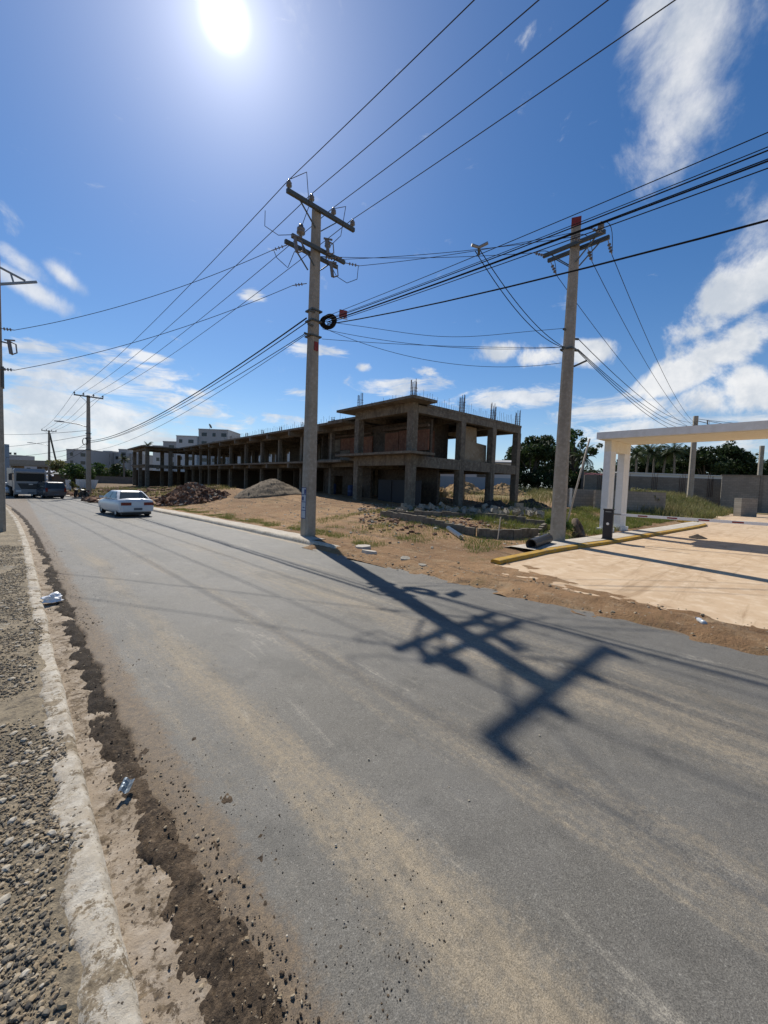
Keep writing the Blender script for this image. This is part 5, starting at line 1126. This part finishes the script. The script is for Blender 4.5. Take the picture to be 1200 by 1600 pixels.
def motorbike(loc, rz, label):
    q = empty('motorcycle', loc, rz, label, 'motorcycle', 'motorcycles by the zinc sheets')
    for x in (-.62, .66):
        Mx = Matrix.Rotation(PI / 2, 3, 'X'); t = MB().lathe([(.22, -.05), (.29, -.05), (.31, 0), (.29, .05), (.22, .05), (.22, -.05)], (x, 0, .31), 18, Mx).build('wheel', M['rubber'], q, True); MB().lathe([(0, -.03), (.22, -.02), (.22, .02), (0, .03)], (x, 0, .31), 12, Mx).build('rim', M['steel_dark'], t)
    MB().loft([[(-.3, y, z) for y, z in ((-.14, .3), (.14, .3), (.12, .68), (-.12, .68))], [(.3, y, z) for y, z in ((-.14, .35), (.14, .35), (.13, .9), (-.13, .9))]]).build('engine_and_tank', M['trucktrim'], q)
    MB().loft([[(-.85, y, z) for y, z in ((-.1, .78), (.1, .78), (.09, .86), (-.09, .86))], [(.05, y, z) for y, z in ((-.15, .72), (.15, .72), (.14, .84), (-.14, .84))]]).build('seat', M['rubber'], q)
    MB().tube([(.66, .07, .31), (.42, .07, .95)], .03, 6).build('fork', M['steel'], q); MB().tube([(.3, -.38, 1.06), (.42, -.2, 1.0), (.42, .2, 1.0), (.3, .38, 1.06)], .02, 6).build('handlebar', M['steel_dark'], q)
    MB().bb(-.9, -.84, -.06, .06, .66, .74).build('tail_lamp', M['tail'], q); MB().lathe([(0, .1), (.09, .06), (.09, 0), (0, 0)], (.5, 0, .88), 12, Matrix.Rotation(PI / 2, 3, 'Y')).build('headlight', M['lamp'], q)
for px, py, a, l in ((119, 778, 15, 'dark motorcycle parked by the zinc sheets, nearer the van'), (131, 779, -20, 'dark motorcycle parked right in front of the pole by the zinc sheets')):
    p = lane(px, py); motorbike((p.x, p.y, rz_(p.y) + .05), heading(a), l)

# ------------------------------------------------------------------ litter
def crumple(name, p, s, mat, seed, label, cat):
    mb = MB(); n, m_ = 20, 12
    for i in range(m_ + 1):
        for k in range(n):
            th = PI * i / m_; a = 2 * PI * k / n; d = Vector((math.sin(th) * math.cos(a), math.sin(th) * math.sin(a), math.cos(th)))
            w = 1 + .55 * mn.noise(d * 1.6 + Vector((seed, 0, 0))) + .35 * abs(mn.noise(d * 4 + Vector((seed, 3, 0))))
            mb.v.append((d.x * s[0] * w, d.y * s[1] * w, max(-.2 * s[2], d.z * s[2] * w)))
    mb.f = [(i * n + k, i * n + (k + 1) % n, (i + 1) * n + (k + 1) % n, (i + 1) * n + k) for i in range(m_) for k in range(n)]
    ob = mb.build(name, M[mat]); ob.location = p; return tag(ob, label, cat)
crumple('plastic_bag', (.40, 7.75, rz_(7.75) + .06), (.13, .10, .08), 'plasticw', 3, 'crumpled white plastic bag lying in the left gutter', 'plastic bag')
crumple('food_wrapper', (-.62, 6.4, rz_(6.4) + .045), (.14, .2, .04), 'blackpanel', 5, 'dark crumpled wrapper on the left pavement', 'wrapper')
mb = MB(); n = 9
for i in range(n):
    for k in range(n):
        x = (i / (n - 1) - .5) * .06; y = (k / (n - 1) - .5) * .085; mb.v.append((x, y, .018 + .012 * math.sin(i * .9) + .008 * mn.noise(Vector((x * 60, y * 60, 2)))))
mb.f = [(i * n + k, (i + 1) * n + k, (i + 1) * n + k + 1, i * n + k + 1) for i in range(n - 1) for k in range(n - 1)]
ob = mb.build('foil_packet', M['foil']); ob.location = (.475, 2.69, rz_(2.69) + .045); ob.rotation_euler = (.25, .3, -.5); tag(ob, 'small silvery packet lying on the dark gutter soil', 'packet')
q = empty('plastic_bottle', (7.15, .85, .06), R(30), 'small clear plastic bottle lying at the driveway edge', 'bottle'); Mx = Matrix.Rotation(PI / 2, 3, 'Y')
MB().lathe([(0, -.1), (.032, -.1), (.034, -.05), (.03, 0), (.034, .05), (.03, .08), (.013, .11), (.013, .13), (0, .13)], (0, 0, .03), 12, Mx).build('bottle_body', M['lamp'], q, True); MB().lathe([(0, .13), (.016, .13), (.016, .15), (0, .15)], (0, 0, .03), 10, Mx).build('cap', M['bluedrum'], q)

# ------------------------------------------------------------------ sun and sky
SAZ, SEL = R(20.4), R(45.35)
sd = Vector((math.sin(SAZ) * math.cos(SEL), math.cos(SAZ) * math.cos(SEL), math.sin(SEL)))
sun = bpy.data.lights.new('sun', 'SUN'); sun.energy = 5.0; sun.angle = R(.53); sun.color = (1, .95, .86)
so = bpy.data.objects.new('sun', sun); C.objects.link(so); so.rotation_euler = sd.to_track_quat('Z', 'Y').to_euler(); so.location = sd * 200
W = bpy.data.worlds.new('World'); bpy.context.scene.world = W; W.use_nodes = True; g = NT(W.node_tree)
bgn = W.node_tree.nodes['Background']; bgn.inputs['Strength'].default_value = .085
D = g.n('ShaderNodeTexCoord').outputs['Generated']
nz = g.n('ShaderNodeVectorMath', operation='NORMALIZE'); g.l(D, nz.inputs[0]); D = nz.outputs[0]
sky = g.n('ShaderNodeTexSky', sky_type='NISHITA'); sky.sun_disc = False; sky.sun_elevation = SEL; sky.sun_rotation = SAZ
sky.altitude = 0; sky.air_density = 1.0; sky.dust_density = .15; sky.ozone_density = 3.5
hs = g.n('ShaderNodeHueSaturation'); hs.inputs['Saturation'].default_value = 1.22; hs.inputs['Value'].default_value = 1.12; g.l(sky.outputs[0], hs.inputs['Color'])
col = g.mix(1.0, hs.outputs[0], (.92, .98, 1.06), 'MULTIPLY')
sep = g.n('ShaderNodeSeparateXYZ'); g.l(D, sep.inputs[0])
# clouds
def patch(px, py, ru, rv, tilt=0, amp=1.0):
    c = ray(px, py).normalized(); e1 = c.cross(Vector((0, 0, 1))).normalized(); e2 = e1.cross(c).normalized(); t = R(tilt)
    a = e1 * math.cos(t) + e2 * math.sin(t); b = e2 * math.cos(t) - e1 * math.sin(t)
    dc = g.dot(D, c); uu = g.m('DIVIDE', g.dot(D, a), g.m('MULTIPLY', dc, R(ru))); vv = g.m('DIVIDE', g.dot(D, b), g.m('MULTIPLY', dc, R(rv)))
    e = g.m('POWER', 2.718, g.m('MULTIPLY', g.m('ADD', g.m('MULTIPLY', uu, uu), g.m('MULTIPLY', vv, vv)), -1))
    return g.m('MULTIPLY', g.m('MULTIPLY', e, amp), g.m('GREATER_THAN', dc, .2))
def total(lst):
    s = lst[0]
    for x in lst[1:]: s = g.m('MAXIMUM', s, x)
    return s
mp = g.n('ShaderNodeMapping'); g.l(D, mp.inputs[0]); mp.inputs['Scale'].default_value = (1, 1, 3.4)
nc = g.noise(D, 7, 9, .62, .25)                 # heaped clouds
nw = g.noise(D, 4.2, 11, .64, .25)               # wisps
ns = g.noise(mp.outputs[0], 9, 8, .62, .5)      # low flat layers
heap = total([patch(775, 552, 3.6, 2.2, 0, 1.15), patch(835, 560, 3.4, 1.7, 0, 1.05), patch(930, 548, 3.4, 2.1, 0, 1.1), patch(1060, 590, 7, 2.4, 14, 1.1), patch(1165, 615, 7, 3.4, 0, 1.2), patch(1150, 535, 7, 3.0, 30, 1.05), patch(1175, 450, 6.5, 3.4, 40, .98), patch(1010, 640, 7, 1.8, 0, .95), patch(566, 575, 1.6, .9, 0, .95)])
wisp = total([patch(1100, 50, 9.5, 5.6, 80, 1.35), patch(1035, 20, 4.5, 3.6, 60, 1.0), patch(1085, 160, 5, 4.2, 70, 1.2), patch(1150, 110, 5, 2.6, 80, 1.0), patch(1190, 370, 5, 4, 40, .85), patch(50, 452, 4.4, 1.1, -22, .95), patch(15, 395, 3.2, 1.0, -30, .9), patch(100, 432, 2.2, .8, -30, .8)])
strat = total([patch(500, 548, 4.6, 1.1, 0, 1.05), patch(660, 580, 2.4, .8, 0, 1.0), patch(236, 557, 2.8, .9, 0, 1.1), patch(396, 462, 1.7, 1.1, 0, 1.05), patch(300, 612, 3, .8, 0, .95), patch(460, 612, 2.4, .7, 0, .95), patch(110, 590, 14, 3.4, 4, 1.1), patch(60, 550, 8, 1.6, 4, .95), patch(90, 660, 20, 6.0, 0, 1.3), patch(250, 690, 14, 3.6, 0, 1.05), patch(350, 655, 6, 2.0, -8, 1.05), patch(450, 660, 6, 1.5, -5, .95), patch(640, 606, 8, 1.8, 0, 1.05), patch(800, 622, 10, 2.2, 0, 1.15), patch(930, 640, 8, 2.0, 0, 1.0), patch(1080, 690, 16, 4, 0, .95)])
d1 = g.ss(g.m('ADD', g.m('MULTIPLY', heap, 1.0), g.m('MULTIPLY', g.m('SUBTRACT', nc, .5), 3.0)), .48, 1.02)
d2 = g.ss(g.m('ADD', g.m('MULTIPLY', wisp, 1.0), g.m('MULTIPLY', g.m('SUBTRACT', nw, .5), 3.8)), .5, 1.4)
d3 = g.ss(g.m('ADD', g.m('MULTIPLY', strat, 1.0), g.m('MULTIPLY', g.m('SUBTRACT', ns, .5), 3.4)), .5, 1.25)
shade = g.ss(g.noise(D, 11, 5, .6), .35, .7)
cc = g.mix(shade, (7.0, 7.6, 8.4), (11, 11, 11))
hz_ = g.m('POWER', 2.718, g.m('MULTIPLY', g.m('ABSOLUTE', sep.outputs[2]), -9))
col = g.mix(g.m('MULTIPLY', hz_, .55), col, (7.2, 8.8, 10.6))
col = g.mix(g.m('MULTIPLY', d2, .82), col, cc); col = g.mix(g.m('MULTIPLY', d3, .85), col, cc); col = g.mix(g.m('MULTIPLY', d1, .95), col, cc)
# the sun's disc, bright air and lens glow round it, painted into the sky
ang = g.m('ARCCOSINE', g.m('MINIMUM', g.dot(D, sd), 1.0))
def ring(k, sc, c): 
    e = g.m('MULTIPLY', g.m('POWER', 2.718, g.m('MULTIPLY', ang, -1 / R(sc))), k)
    x = g.n('ShaderNodeVectorMath', operation='SCALE'); x.inputs[0].default_value = c; g.l(e, x.inputs['Scale']); return x.outputs[0]
add = g.vm('ADD', ring(7.5, 2.6, (1, .99, .98)), ring(5.2, 9, (1.0, .97, 1.0)))
disc = g.ss(ang, R(2.6), R(.2)); x = g.n('ShaderNodeVectorMath', operation='SCALE'); x.inputs[0].default_value = (9, 9, 9); g.l(disc, x.inputs['Scale'])
add = g.vm('ADD', add, x.outputs[0]); fin = g.vm('ADD', col, add)
g.l(fin, bgn.inputs['Color'])

sc = bpy.context.scene
sc.view_settings.view_transform = 'Standard'; sc.view_settings.look = 'None'; sc.view_settings.exposure = 0; sc.view_settings.gamma = 1
sc.cycles.max_bounces = 6; sc.cycles.diffuse_bounces = 3; sc.cycles.transparent_max_bounces = 6
